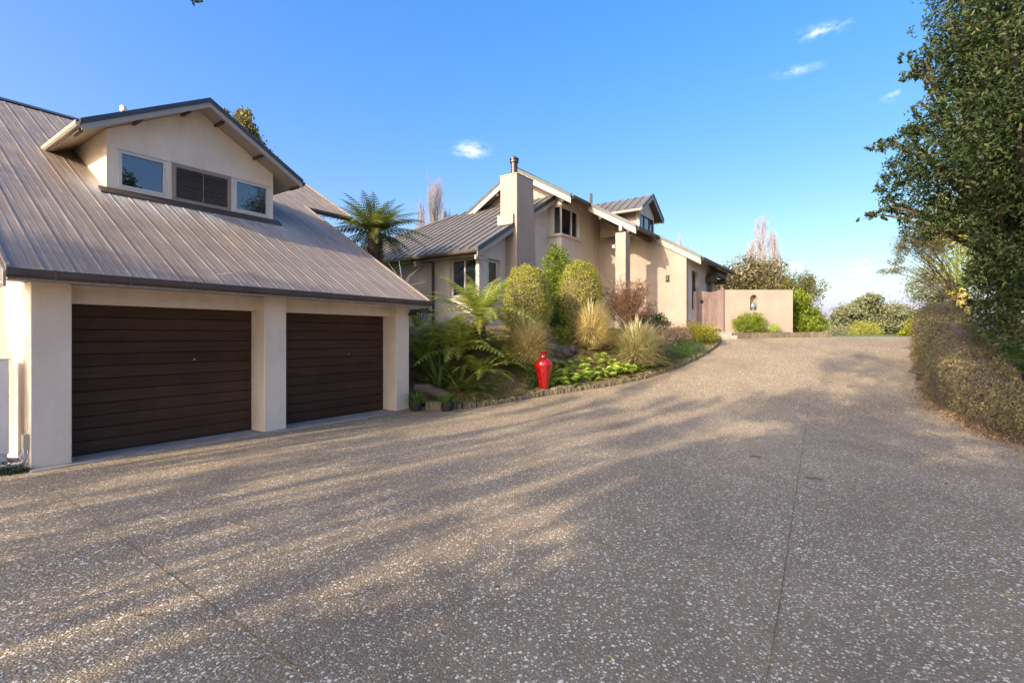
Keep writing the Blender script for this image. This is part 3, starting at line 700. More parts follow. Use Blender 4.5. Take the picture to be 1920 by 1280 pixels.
# lean-to walls
WZ0 = 1.2; B0 = .30; A0 = .45
w = MB(); w.box((A0, .84 + .57, WZ0), (A0 + .2, 7.3, lean(A0) - .13))
w.box((A0, B0 + .001, WZ0), (A0 + .2, .42, lean(A0) - .13)); w.box((A0, .42, 3.90), (A0 + .2, 1.41, lean(A0) - .13)); w.box((A0, .42, WZ0), (A0 + .2, 1.41, 2.75)); w.build('wall', M['stucco'], hou)
window(hou, .44, 1.40, 2.78, 3.88, A0 + .09, mull=(.90,), axis=1, fr=.055)
w = MB(); 
w.prism([(A0 + .2, B0, WZ0), (.80, B0, WZ0), (.80, B0, lean(.80) - .13), (A0 + .2, B0, lean(A0 + .2) - .13)], (0, .2, 0))
w.prism([(.80, B0, 3.88), (1.45, B0, 3.88), (1.45, B0, lean(1.45) - .13), (.80, B0, lean(.8) - .13)], (0, .2, 0))
w.box((.80, B0, WZ0), (1.45, B0 + .2, 2.75))
w.prism([(1.45, B0, WZ0), (4.2, B0, WZ0), (4.2, B0, lean(4.2) - .13), (1.45, B0, lean(1.45) - .13)], (0, .2, 0)); w.build('wall', M['stucco'], hou)
window(hou, .82, 1.43, 2.78, 3.86, B0 + .09, axis=0, fr=.055)
MB().tube([(A0 - .06, 2.02, 1.7), (A0 - .06, 2.02, 3.75), (A0 - .06, 2.02, 3.86), (.0, 2.2, 3.9)], .042, 8).build('downpipe', M['gutter'], hou)
MB().box((.02, 2.35, 3.72), (.20, 2.45, 3.9)).build('eave_bracket', M['fascia'], hou)
MB().box((-.05, 0.0, 3.72), (A0, .06, 3.84)).build('eave_bracket', M['fascia'], hou)
MB().prism([(.08, .1, 3.87), (A0, .1, 3.87), (A0, 7.3, 3.87), (.08, 7.3, 3.87)], (0, 0, .02)).build('soffit', M['soffit'], hou)
# chimney: tapering on its right side
ch = MB()
bz = -.118; cb = .49
def chl(a0, a1t, a1b, z0, z1):
    ch.add([(a0, bz, z0), (a1b, bz, z0), (a1b, cb, z0), (a0, cb, z0), (a0, bz, z1), (a1t, bz, z1), (a1t, cb, z1), (a0, cb, z1)],
           [(3, 2, 1, 0), (4, 5, 6, 7), (0, 1, 5, 4), (1, 2, 6, 5), (2, 3, 7, 6), (3, 0, 4, 7)])
chl(1.70, 2.60, 2.90, 1.2, 6.46)
chm = ch.build('chimney', M['stucco_sunlit'], hou, bevel=.015)
MB().box((1.685, bz - .015, 6.46), (2.615, cb + .015, 6.49)).build('chimney_cap', M['concrete'], chm)
fl_ = MB(); cx_, cy_ = 1.98, .17
fl_.lathe([(.10, 6.49), (.10, 6.88), (.135, 6.90), (.135, 6.96), (.12, 6.965), (.12, 6.985), (.14, 6.99), (.14, 7.03), (.12, 7.04), (.05, 7.09), (.02, 7.10)], (cx_, cy_, 0), 20)
fl_.build('flue', M['flue'], chm, smooth=False)
MB().box((1.62, -.03, lean(1.65) + .02), (1.70, cb + .05, lean(1.65) + .32)).build('chimney_flashing', M['concrete'], chm)
# main block roof: right slope in three steps, left slope
TH = .13
mr = MB()
def rpoly(a0, a1, b0, b1, dz=-.012, th=TH): # b0<b1
    mr.prism([(a0, b0, mainz(b0) + dz), (a1, b0, mainz(b0) + dz), (a1, b1, mainz(b1) + dz), (a0, b1, mainz(b1) + dz)], (0, 0, -th))
b1_, b2_, b3_ = -.79, -2.485, -4.0; aA, aB, aC, aD = 3.81, 5.07, 7.06, 12.0
rpoly(aA, aD, b1_, 1.41); rpoly(aB, aD, b2_, b1_ ); rpoly(aC, aD, b3_, b2_); rpoly(aA, aD, 1.41, 5.2)
mroof = mr.build('roof', M['roof_far'], hou)
i = 0; a_ = aA
while a_ < aD - .05:
    lo = b1_ if a_ < aB - .05 else (b2_ if a_ < aC - .05 else b3_)
    m_ = MB(); a2 = min(a_ + .33, aD)
    m_.prism([(a_, lo, mainz(lo)), (a2, lo, mainz(lo)), (a2, 1.41, mainz(1.41)), (a_, 1.41, mainz(1.41))], (0, 0, -.008))
    m_.prism([(a_, lo, mainz(lo) + .034), (a_ + .035, lo, mainz(lo) + .034), (a_ + .035, 1.41, mainz(1.41) + .034), (a_, 1.41, mainz(1.41) + .034)], (0, 0, -.04))
    m_.build('roof_panel', M['roof_far'], mroof); a_ = a2
MB().tube([(aA - .03, 1.41, 7.49), (aD, 1.41, 7.49)], .06, 6).build('ridge_cap', M['roof_far'], mroof)
def verge(a, b0, b1, drop=.20):
    z0, z1 = mainz(b0), mainz(b1)
    MB().prism([(a, b0, z0 - .07), (a, b1, z1 - .07), (a, b1, z1 - .07 - drop), (a, b0, z0 - .07 - drop)], (-.025, 0, 0)).build('fascia', M['fascia'], hou)
    MB().prism([(a, b0, z0 + .045), (a, b1, z1 + .045), (a, b1, z1 - .068), (a, b0, z0 - .068)], (-.045, 0, 0)).build('capping', M['flash'], hou)
verge(aA, b1_, 1.41); verge(aB, b2_, b1_ + .02); verge(aC, b3_, b2_ + .02); verge(aA, 1.41, 4.6)
gutter('gutter', hou, (aA - .03, b1_ + .01), (aB + .25, b1_ + .01), (0, -1), mainz(b1_) - .13)
gutter('gutter', hou, (aB - .03, b2_ + .01), (aC + .25, b2_ + .01), (0, -1), mainz(b2_) - .13)
gutter('gutter', hou, (aC - .03, b3_ + .01), (aD, b3_ + .01), (0, -1), mainz(b3_) - .13)
# soffit purlins that carry the verges
for (a0, a1, b) in ((aA + .02, 4.25, 1.1), (aA + .02, 4.25, 2.2), (aA + .02, 4.25, 3.1), (aA + .02, 4.25, -.45), (aB + .02, 7.1, -1.2), (aB + .02, 7.1, -2.2), (10.2, 12, -3.75)):
    MB().box((a0, b - .05, mainz(b) - .36), (a1, b + .05, mainz(b) - .19)).build('purlin', M['rafter'], hou)
# main walls
AB = 4.25
w = MB()
w.prism([(AB, 4.6, 3), (AB, 1.41, 3), (AB, 1.41, mainz(1.41) - .16), (AB, 4.6, mainz(4.6) - .16)], (.2, 0, 0))
w.prism([(AB, 1.41, 3), (AB, -.0, 3), (AB, -.0, mainz(0) - .16), (AB, 1.41, mainz(1.41) - .16)], (.2, 0, 0))
w.build('wall', M['stucco_sunlit'], hou)
# corner bay with a wrap-round window
BB = -.22; AG = 7.10
w = MB(); z0w, z1w = 5.08, 6.04
w.box((AB - .05, BB, WZ0), (AB + .15, B0, z0w)); w.box((AB - .05, .12, z0w), (AB + .15, B0, z1w))
w.box((AB + .15, BB, WZ0), (AG, BB + .2, z0w)); w.box((5.45, BB, z0w), (AG, BB + .2, z1w))
w.box((AB - .05, BB, z1w), (AG, BB + .2, mainz(BB) - .15)); w.box((AB - .05, BB + .2, z1w), (AB + .15, B0, mainz(BB) - .15)); w.build('wall', M['stucco'], hou)
cw = window(hou, 4.24, 5.44, z0w, z1w, BB + .05, mull=(4.98,), axis=0, fr=.05, name='corner_window')
g_ = MB().box((AB - .01, BB + .06, z0w + .04), (AB - .002, .10, z1w - .04)).build('pane', M['glass'], cw)
f_ = MB(); f_.box((AB - .03, .08, z0w), (AB + .02, .12, z1w)); f_.box((AB - .03, BB + .02, z0w), (AB + .02, .08, z0w + .04)); f_.box((AB - .03, BB + .02, z1w - .04), (AB + .02, .08, z1w)); f_.build('frame', M['joinery'], cw)
MB().box((AB - .12, BB - .06, z0w - .07), (5.5, BB, z0w - .002)).build('window_sill', M['stucco'], hou)
MB().box((AB - .12, BB, z0w - .07), (AB - .05, .28, z0w - .002)).build('window_sill', M['stucco'], hou)
# curtain seen behind the corner window
# set-back gable wall
BC = -3.5
w = MB(); w.prism([(AG, BB + .2, WZ0), (AG, BC, WZ0), (AG, BC, mainz(BC) - .15), (AG, BB + .2, mainz(BB + .2) - .15)], (.2, 0, 0)); w.build('wall', M['stucco_sunlit'], hou)
w = MB()
def seg(a0, a1, z0, z1): w.box((a0, BC, z0), (a1, BC + .2, z1))
ztop = mainz(BC) - .15
seg(AG + .2, 7.75, WZ0, ztop); seg(7.75, 8.55, WZ0, 2.6); seg(7.75, 8.55, 4.0, ztop); seg(8.55, 9.75, WZ0, ztop); seg(9.75, 10.85, 4.15, ztop); seg(10.85, 11.25, WZ0, ztop); w.build('wall', M['stucco'], hou)
window(hou, 7.77, 8.53, 2.6, 4.0, BC + .1, mull=(8.15,), mat='joinery_dark')
MB().box((9.77, BC + .10, 1.9), (10.83, BC + .15, 4.13)).build('front_door', M['frontdoor'], hou)
MB().box((9.10, BC - .03, 2.35), (9.35, BC, 2.55)).build('meter_box', M['pvc'], hou)
MB().box((11.05, BC, WZ0), (11.25, 4.8, 4.2)).build('wall', M['stucco'], hou)
# end posts and pergola beam below the last eave
MB().box((11.0, -3.95, 3.75), (11.12, -3.5, 3.95)).build('beam', M['rafter'], hou)
MB().box((9.6, -3.9, 3.72), (9.72, -3.5, 3.95)).build('beam', M['rafter'], hou)
MB().box((9.65, -3.92, 3.95), (11.2, -3.80, 4.08)).build('beam', M['rafter'], hou)
MB().box((7.088, -2.92, 3.55), (7.10, -2.78, 3.80)).build('wall_lamp', M['gutter'], hou)
MB().box((7.03, -2.90, 3.60), (7.085, -2.80, 3.76)).build('wall_lamp', M['gutter'], hou)
# free-standing column that carries the stepped verge
MB().box((4.98, -2.16, WZ0), (5.38, -1.80, mainz(-2.16) - .36)).build('column', M['stucco_sunlit'], hou, bevel=.012)
MB().box((4.90, -2.06, mainz(-2.1) - .36), (7.1, -1.96, mainz(-2.1) - .2)).build('beam', M['fascia'], hou)
MB().box((4.95, -1.80, 4.55), (5.05, -1.70, 4.66)).build('beam_end', M['fascia'], hou)
MB().tube([(9.5, 1.3, 7.3), (9.5, 1.3, 7.9)], .06, 8).build('vent_pipe', M['flue'], hou)
# dormer on the right slope
hd = empty('dormer'); hd.parent = hou
c0, c1, cc, DB = 6.62, 8.12, 7.37, -2.0
zs = 5.47; ze_ = 6.08; zp = 6.78
w = MB(); w.box((c0, DB, 5.2), (c1, DB + .12, zs)); w.prism([(c0, DB, 6.0), (c1, DB, 6.0), (c1, DB, 6.12), (cc, DB, zp - .12), (c0, DB, 6.12)], (0, .12, 0))
w.box((c0, DB, zs), (c0 + .1, DB + .12, 6.0)); w.box((c1 - .1, DB, zs), (c1, DB + .12, 6.0)); w.build('front_wall', M['stucco'], hd)
for a in (c0, c1 - .1): MB().box((a, DB + .12, 5.3), (a + .1, -.5, 6.12)).build('cheek_wall', M['stucco_sunlit'], hd)
window(hd, c0 + .1, c1 - .1, zs, 6.0, DB, mull=(7.1, 7.65), mat='joinery_dark')
FB = -2.22; hwd = 1.13
for sgn in (-1, 1):
    bk_e = 1.41 - (7.47 - ze_) / TM; bk_r = 1.41 - (7.47 - zp) / TM
    a = [(cc, FB, zp), (cc + sgn * hwd, FB, ze_), (cc + sgn * hwd, bk_e, ze_), (cc, bk_r, zp)]
    if sgn > 0: a = a[::-1]
    dr_ = MB().prism(a, (0, 0, -.06)).build('dormer_roof', M['roof_far'], hd)
    for k in range(8):
        q = k / 8; bb = FB + .02 + q * (bk_r - FB)
        if True:
            if bb < bk_e: lo_s = hwd
            else: lo_s = hwd * (bk_r - bb) / (bk_r - bk_e)
            zl = zp - (zp - ze_) * lo_s / hwd
            b2 = bb + .03
            rb = [(cc, bb, zp + .03), (cc + sgn * lo_s, bb, zl + .03), (cc + sgn * lo_s, b2, zl + .03), (cc, b2, zp + .03)]
            if sgn > 0: rb = rb[::-1]
            MB().prism(rb, (0, 0, -.034)).build('roof_rib', M['roof_far'], dr_)
    f = [(cc, FB, zp - .03), (cc + sgn * hwd, FB, ze_ - .03), (cc + sgn * hwd, FB, ze_ - .15), (cc, FB, zp - .15)]
    if sgn > 0: f = f[::-1]
    MB().prism(f, (0, -.022, 0)).build('fascia', M['fascia'], hd)
    f = [(cc, FB - .001, zp + .05), (cc + sgn * (hwd + .02), FB - .001, ze_ + .05), (cc + sgn * (hwd + .02), FB - .001, ze_ - .03), (cc, FB - .001, zp - .03)]
    if sgn > 0: f = f[::-1]
    MB().prism(f, (0, -.04, 0)).build('capping', M['flash'], hd)
    gutter('dormer_gutter', hd, (cc + sgn * hwd, FB - .02), (cc + sgn * hwd, bk_e), (sgn, 0), ze_ - .1, .09, .08, 'soffit')

# ------------------------------------------------------------------ courtyard wall, gate, step
def hline(px, Y): return (px - 960) / FPX * Y
yw = empty('courtyard_wall', (9.02, 21.35, 0), 0, 'peach plaster courtyard wall with a small arched niche beside the timber gate', 'wall')
W_ = 2.64; H0 = 1.6; H1 = 3.62; nx0, nx1, nz0, nz1 = 1.12, 1.44, 2.75, 3.25
w = MB()
w.box((0, 0, H0), (nx0, .32, H1)); w.box((nx1, 0, H0), (W_, .32, H1)); w.box((nx0, 0, H0), (nx1, .32, nz0)); w.box((nx0, .24, nz0), (nx1, .32, H1))
# arch head of the niche
ncx = (nx0 + nx1) / 2; rr_ = (nx1 - nx0) / 2; N = 14
top = [(nx0, 0, nz1)] + [(ncx - rr_ * math.cos(math.pi * i / N), 0, nz1 + rr_ * math.sin(math.pi * i / N)) for i in range(1, N)] + [(nx1, 0, nz1)]
for i in range(N):
    p, q = top[i], top[i + 1]; w.prism([(p[0], 0, p[2]), (q[0], 0, q[2]), (q[0], 0, H1), (p[0], 0, H1)], (0, .24, 0))
w.box((W_ - .001, .001, H0), (W_ + .30, 3.5, H1 - .002))
w.build('wall', M['stucco_sunlit'], yw)
ur = empty('urn', (9.02 + ncx + .02, 21.35 + .12, nz0), 0, 'small verdigris urn standing in the niche of the peach wall', 'urn')
MB().lathe([(.04, 0), (.05, .02), (.10, .12), (.12, .2), (.09, .27), (.045, .31), (.06, .34), (.055, .345)], k=20).build('body', M['urn'], ur, smooth=True)
MB().tube([(.05, 0, .31), (.11, 0, .28), (.10, 0, .2)], .01, 6).build('handle', M['urn'], ur)
MB().box((7.66, 21.2, 1.6), (7.80, 21.4, 3.54)).build('gate_pier', M['stucco_sunlit'])
tag(bpy.data.objects['gate_pier'], 'narrow plaster pier at the left of the timber gate', 'pier')
gt_ = empty('timber_gate', (7.80, 21.3, .0), 0, 'weathered grey cedar gate with a dipped top and a small grille', 'gate')
for x in (.0, 1.08): MB().box((x, -.03, 1.85), (x + .11, .08, 3.72)).build('post', M['gate'], gt_, bevel=.01)
nbd = 7; bw_ = .97 / nbd
for i in range(nbd):
    x0 = .11 + i * bw_; 
    dip = lambda x: 3.66 - .14 * (1 - ((x - .595) / .485) ** 2)
    MB().prism([(x0 + .002, 0, 1.92), (x0 + bw_ - .002, 0, 1.92), (x0 + bw_ - .002, 0, 3.22), (x0 + .002, 0, 3.22)], (0, .035, 0)).build('board', M['gate'], gt_)
    MB().prism([(x0 + .001, -.004, 3.30), (x0 + bw_ - .001, -.004, 3.30), (x0 + bw_ - .001, -.004, dip(x0 + bw_)), (x0 + .001, -.004, dip(x0))], (0, .04, 0)).build('board', M['gate'], gt_)
MB().box((.11, -.012, 3.22), (1.08, .04, 3.30)).build('rail', M['gate'], gt_)
MB().box((.11, -.012, 1.95), (1.08, -.001, 2.08)).build('rail', M['gate'], gt_)
MB().box((.20, -.014, 3.04), (.33, -.002, 3.17)).build('grille', M['black'], gt_)
MB().box((7.6, 20.85, 1.2), (9.15, 21.28, 1.84)).build('entry_step', M['concrete'], bevel=.02)['kind'] = 'structure'
MB().box((8.1, 20.45, 1.0), (9.2, 20.86, 1.68)).build('entry_step', M['concrete'], bevel=.02)['kind'] = 'structure'
mb = MB(); mb.box((9.22, 20.85, 1.2), (13.3, 24.4, 1.77)); o = mb.build('wall_border', M['bed']); o['kind'] = 'structure'

# ------------------------------------------------------------------ kerb of small blocks
kr = empty('garden_edging', (0, 0, 0), 0, 'curved mossy edging of small upright blocks between drive and garden', 'edging')
def resample(P, step):
    out = []; rem = 0; cur = Vector(P[0])
    for a, b in zip(P[:-1], P[1:]):
        a = Vector(a); b = Vector(b); l = (b - a).length; s = rem
        while s < l: out.append(a.lerp(b, s / l)); s += step
        rem = s - l
    return out
# smooth the kerb line first (Chaikin)
KP = [tuple(p) for p in KERB]
for _ in range(2):
    q = [KP[0]]
    for a, b in zip(KP[:-1], KP[1:]): q += [(lerp(a[0], b[0], .25), lerp(a[1], b[1], .25)), (lerp(a[0], b[0], .75), lerp(a[1], b[1], .75))]
    KP = q + [KP[-1]]
pts = resample(KP[0:], .105); kmesh = []
for v_ in range(5):
    mb = MB(); r = random.Random(v_); a, b_, c = .052, .085, .17
    pr = [(-a + r.uniform(0, .006), -b_ * .6), (-a * .6, -b_), (a * .6, -b_ - r.uniform(0, .008)), (a - r.uniform(0, .006), -b_ * .6), (a, b_), (-a, b_)]
    mb.prism([(x, y, -.25) for x, y in pr], (r.uniform(-.004, .004), 0, .25 + c + r.uniform(-.015, .018)))
    o = mb.build('block', M['kerb'], kr); kmesh.append(o)
for i, p in enumerate(pts):
    if p.y > 20.55: continue
    nx_ = pts[min(i + 1, len(pts) - 1)] - pts[max(i - 1, 0)]; ang = math.atan2(nx_.y, nx_.x)
    src = kmesh[i % 5] if i >= 5 else None
    o = kmesh[i] if i < 5 else link_copy(random.choice(kmesh), kr)
    o.scale = (random.choice((.98, .98, 1.0, .92)), random.uniform(.85, 1.15), 1)
    o.location = (p.x + random.uniform(-.012, .012), p.y + random.uniform(-.012, .012), float(zd(p.x, p.y)) - .062 + random.uniform(-.018, .012) + (.03 if (p.x > .45 and p.x < 1.6) else 0)); o.rotation_euler = (random.uniform(-.04, .04), random.uniform(-.05, .05), ang + random.uniform(-.05, .05))
kr2 = empty('garden_edging', (0, 0, 0), 0, 'short straight edging of rough blocks in front of the peach wall', 'edging')
x = 9.22; k = 0
while x < 13.1:
    l = random.choice((.16, .22, .3)); y0 = 20.8 + .02 * (x - 9.5)
    o = MB().box((-l / 2 + .004, -.07, 0), (l / 2 - .004, .07, .34)).build('block', M['kerb'], kr2, bevel=.015); o.location = (x + l / 2, y0, float(zd(x, y0)) - .12 + random.uniform(-.01, .01)); o.rotation_euler = (0, random.uniform(-.02, .02), random.uniform(-.04, .04) + .06)
    x += l

# garden steps climbing to the left of the vase
gs = empty('garden_steps', (-.15, 12.45, 0), R(28), 'mossy sleeper steps climbing from the edging beside the red vase', 'steps')
for i in range(4):
    z = .20 + .17 * i; y = .0 + .34 * i
    MB().box((-.42 + .04 * i, y, z - .3), (.42 + .0 * i, y + .36, z + .12)).build('step', M['kerb'], gs, bevel=.012)

# ------------------------------------------------------------------ plants: generators
def bed_z(x, y): return gz(x, y)
def tussock(name, loc, h, rad, mat, n, label, seed=0):
    """blades springing from a small base and arching outwards"""
    rg = np.random.default_rng(seed)
    az = rg.uniform(0, 2 * np.pi, n); k = 7; el = np.arcsin(rg.uniform(-.12, 1, n)); rj = np.where(rg.uniform(0, 1, n) < .12, rg.uniform(1.0, 1.25, n), rg.uniform(.55, 1.05, n))
    hor = np.stack([np.cos(az), np.sin(az), 0 * az], 1); side = np.stack([-np.sin(az), np.cos(az), 0 * az], 1)
    tip = hor * (np.cos(el) * rj * rad)[:, None] + np.array([0, 0, 1]) * (h * .16 + np.sin(el) * rj * h * .84)[:, None] + side * rg.normal(0, .07, n)[:, None] * rad
    p0 = hor * (rg.uniform(0, 1, n) ** .5 * rad * .25)[:, None] + side * rg.normal(0, .05, n)[:, None] * rad
    ctl = tip * np.array([.42, .42, 0]) + np.array([0, 0, 1]) * (tip[:, 2:] * 1.0 + h * rg.uniform(.05, .26, n)[:, None] * np.cos(el)[:, None])
    w0 = .0115 * rg.uniform(.6, 1.4, n); V = np.zeros((n, k, 2, 3))
    for i in range(k):
        t = i / (k - 1); p = p0 * (1 - t) ** 2 + 2 * t * (1 - t) * ctl + t * t * tip; w = (w0 * (1 - t ** 1.6) + .0007)[:, None]
        V[:, i, 0] = p - side * w; V[:, i, 1] = p + side * w
    Vf = V.reshape(-1, 3)
    base = np.arange(n)[:, None] * (2 * k); Q = []
    for i in range(k - 1): Q.append(base + np.array([[2 * i, 2 * i + 1, 2 * i + 3, 2 * i + 2]]))
    Q = np.stack(Q, 1).reshape(-1, 4)
    o = npmesh(name, Vf, Q, mat, np.repeat(rg.uniform(0, 1, n), k - 1)); o.location = loc
    return tag(o, label, 'grass')
def frond_mesh(name, Ln, width, pairs, m, droop, up0, mat, seed=0, curl=.25, pinnule=.36):
    """a bipinnate fern frond lying along +X, rising at up0 (radians) and drooping along its length"""
    rg = np.random.default_rng(seed); N = pairs
    T_ = np.linspace(0, 1, N + 1); ang = up0 - droop * T_ ** 1.3
    pos = np.zeros((N + 1, 3)); st = Ln / N
    for i in range(N): pos[i + 1] = pos[i] + st * np.array([math.cos(ang[i]), 0, math.sin(ang[i])])
    V = []; Q = []; rn = []
    def quad(a, b, c, d, r):
        o = len(V); V.extend([a, b, c, d]); Q.append((o, o + 1, o + 2, o + 3)); rn.append(r)
    for i in range(N):   # rachis
        w = .008 * (1 - T_[i]) + .002; s = np.array([0, w, 0])
        quad(pos[i] - s, pos[i] + s, pos[i + 1] + s, pos[i + 1] - s, .9)
    for i in range(1, N + 1):
        t = T_[i]; prof = min(1, (t / .22)) ** .8 * (1 - max(0, (t - .3) / .72) ** 1.5)
        pl = width * prof * rg.uniform(.9, 1.05)
        if pl < .015: continue
        fw_ = np.array([math.cos(ang[i]), 0, math.sin(ang[i])]); nrm = np.array([-math.sin(ang[i]), 0, math.cos(ang[i])])
        for sg in (-1, 1):
            sd_ = np.array([0, sg, 0]); d = unit(sd_ * .93 + fw_ * (.35 + .25 * t)); q0 = pos[i].copy(); rr = rg.uniform(0, 1)
            dz = rg.uniform(.6, 1.2) * curl
            for j in range(m):
                u = (j + .5) / m; c0 = q0 + d * pl * (j / m) - nrm * dz * pl * (j / m) ** 2; c1 = q0 + d * pl * ((j + 1) / m) - nrm * dz * pl * ((j + 1) / m) ** 2
                hw = st * pinnule * (1 - u ** 2.2) * 1.15 + .002
                tipf = fw_ * hw + d * hw * .3
                quad(c0, c0 + tipf * .95, c0 * .45 + c1 * .55 + tipf, c1 * .8 + c0 * .2, rr)
                tipb = -fw_ * hw + d * hw * .3
                quad(c0, c1 * .8 + c0 * .2, c0 * .45 + c1 * .55 + tipb, c0 + tipb * .95, rr)
    return npmesh(name, np.array(V), np.array(Q), mat, np.array(rn))
def palm_frond(name, Ln, width, pairs, droop, up0, mat, seed=0, ang_in=.9, w_=.012, vfold=.35):
    rg = np.random.default_rng(seed); N = pairs; T_ = np.linspace(0, 1, N + 1); ang = up0 - droop * T_ ** 1.5
    pos = np.zeros((N + 1, 3)); st = Ln / N; V = []; Q = []; rn = []
    for i in range(N): pos[i + 1] = pos[i] + st * np.array([math.cos(ang[i]), 0, math.sin(ang[i])])
    def quad(a, b, c, d, r):
        o = len(V); V.extend([a, b, c, d]); Q.append((o, o + 1, o + 2, o + 3)); rn.append(r)
    for i in range(N):
        s = np.array([0, .012 * (1 - T_[i]) + .003, 0]); quad(pos[i] - s, pos[i] + s, pos[i + 1] + s, pos[i + 1] - s, .95)
    for i in range(2, N + 1):
        t = T_[i]; prof = math.sin(math.pi * min(1, .12 + .86 * t)) ** .6; pl = width * prof
        f = np.array([math.cos(ang[i]), 0, math.sin(ang[i])]); nrm = np.array([-math.sin(ang[i]), 0, math.cos(ang[i])])
        for sg in (-1, 1):
            d = unit(np.array([0, sg, 0]) + f * (ang_in + .5 * t) + nrm * vfold * rg.uniform(.6, 1.3)); rr = rg.uniform(0, 1)
            a = pos[i]; b = a + d * pl * .5; c = a + d * pl - nrm * pl * rg.uniform(.02, .18); wv = f * w_
            quad(a - wv * .5, a + wv * .5, b + wv, b - wv, rr); quad(b - wv, b + wv, c + wv * .1, c - wv * .1, rr)
    return npmesh(name, np.array(V), np.array(Q), mat, np.array(rn))
def crown_of(parent, protos, n, z, r0, scale=(.85, 1.1), part='frond', tilt=.12, seed=3):
    rg = random.Random(seed)
    for i in range(n):
        src = protos[i % len(protos)]
        o = src if i < len(protos) else link_copy(src)
        o.name = part if i == 0 else part; o.parent = parent
        a = 2 * math.pi * (i * .381966 + rg.uniform(-.03, .03))
        o.location = (math.cos(a) * r0, math.sin(a) * r0, z + rg.uniform(-.05, .05)); o.rotation_euler = (rg.uniform(-tilt, tilt), rg.uniform(-tilt, tilt), a)
        s = rg.uniform(*scale); o.scale = (s, s, s)
def limbs(mb, base, h, targets, r0, k=6, rg=random, waver=.05):
    base = Vector(base); top = base + Vector((0, 0, h))
    mb.tube([base - Vector((0, 0, .15)), base.lerp(top, .5) + Vector((rg.uniform(-1, 1), rg.uniform(-1, 1), 0)) * waver, top], [r0 * 1.15, r0, r0 * .8], k + 2)
    for tg in targets:
        tg = Vector(tg); st = base.lerp(top, rg.uniform(.55, 1.0)); l = (tg - st).length; mid = st.lerp(tg, .5) + Vector((rg.uniform(-.1, .1), rg.uniform(-.1, .1), .12)) * l * .6
        mb.tube([st, mid, tg], [r0 * .5, r0 * .3, r0 * .1], k)
def tree(name, label, cat, base, trunk_h, r0, blobs, n, size, mat, bark='bark', aspect=.5, shell=.4, clump=.16, per=14, nl=18, group=None, **kw):
    root = empty(name, base, 0, label, cat, group)
    loc = Vector(base); bl = [(x - loc.x, y - loc.y, z - loc.z, a, b, c) for x, y, z, a, b, c in blobs]
    o, C = foliage('crown', bl, n, size, L[mat], root, aspect=aspect, shell=shell, clump=clump, per=per, **kw)
    mb = MB(); rg = random.Random(len(blobs)); sel = [C[i] for i in np.linspace(0, len(C) - 1, nl).astype(int)]
    limbs(mb, (0, 0, 0), trunk_h, sel, r0, rg=rg); mb.build('trunk', M[bark], root)
    return root
def at(px, py, Y): return ((px - 960) / FPX * Y, Y, HC + (HY - py) / FPX * Y)
def blob(px, py, Y, r, ry=None, rz=None):
    x, y, z = at(px, py, Y); return (x, y, z, r, ry or r, rz or r)

# ------------------------------------------------------------------ garden plants
tussock('tussock_grass', (.40, 13.6, bed_z(.40, 13.6) - .10), 1.42, 1.0, L['straw'], 4200, 'golden tussock grass nearest the tree fern, left of the other two', 1)
tussock('tussock_grass', (2.42, 15.3, bed_z(2.42, 15.3) - .10), 1.42, 1.06, L['straw'], 4200, 'golden tussock grass in front of the big clipped dome, middle of the three', 2)
tussock('tussock_grass', (3.72, 15.0, bed_z(3.72, 15.0) - .10), 1.38, 1.24, L['olivegrass'], 4600, 'grey-green tussock grass nearest the drive, right of the three', 3)
def dome(loc, r, h, mat, n, size, label):
    root = empty('clipped_shrub', loc, 0, label, 'shrub')
    d = unit(RNG.normal(size=(n, 3))); d[:, 2] = np.where(d[:, 2] < -.55, -d[:, 2], d[:, 2])
    p = 2.35; sc_ = (np.abs(d[:, 0]) ** p + np.abs(d[:, 1]) ** p + np.abs(d[:, 2]) ** p) ** (-1 / p)
    nz_ = 1 + .045 * np.sin(d[:, 0] * 5 + loc[0] * 9) * np.sin(d[:, 1] * 4 + 1) + .03 * np.sin(d[:, 2] * 9 + d[:, 0] * 11) + .028 * RNG.normal(size=n) + .09 * (RNG.uniform(0, 1, n) > .985)
    P = d * (sc_ * nz_)[:, None] * np.array([r, r, h / 2]) * (1 - .10 * RNG.uniform(0, 1, n) ** 2)[:, None] + np.array([0, 0, h / 2])
    V, T, rr = leaves(P, size, .5, .2, face=d); npmesh('foliage', V, T, mat, rr, root)
    mb = MB(); prof = [(r * .86 * math.sin(math.pi * i / 14) ** .7 if 0 < i < 14 else .01, h * .5 - h * .455 * math.cos(math.pi * i / 14)) for i in range(15)]
    mb.lathe(prof, k=24); mb.build('twig_core', M['bark'], root, smooth=True); return root
dome((.42, 14.28, 1.45), .655, 2.18, L['dome'], 20000, .040, 'clipped olive dome shrub beside the chimney base, the smaller of two')
dome((2.1, 15.95, 1.45), .75, 2.55, L['dome'], 25000, .041, 'larger clipped olive dome shrub with a bare brown shrub on its right')
tree('leafy_shrub', 'lime-green glossy shrub rising between the two clipped domes', 'shrub', (1.4, 15.85, 1.5), 1.9, .035,
     [(1.38, 15.9, 4.0, .42, .35, .42), (1.55, 15.9, 3.55, .42, .35, .4), (1.25, 15.9, 3.3, .35, .3, .5), (1.35, 15.8, 2.7, .3, .3, .5), (1.38, 15.9, 4.3, .25, .25, .25)], 5200, .075, 'lime', aspect=.5, shell=.35)
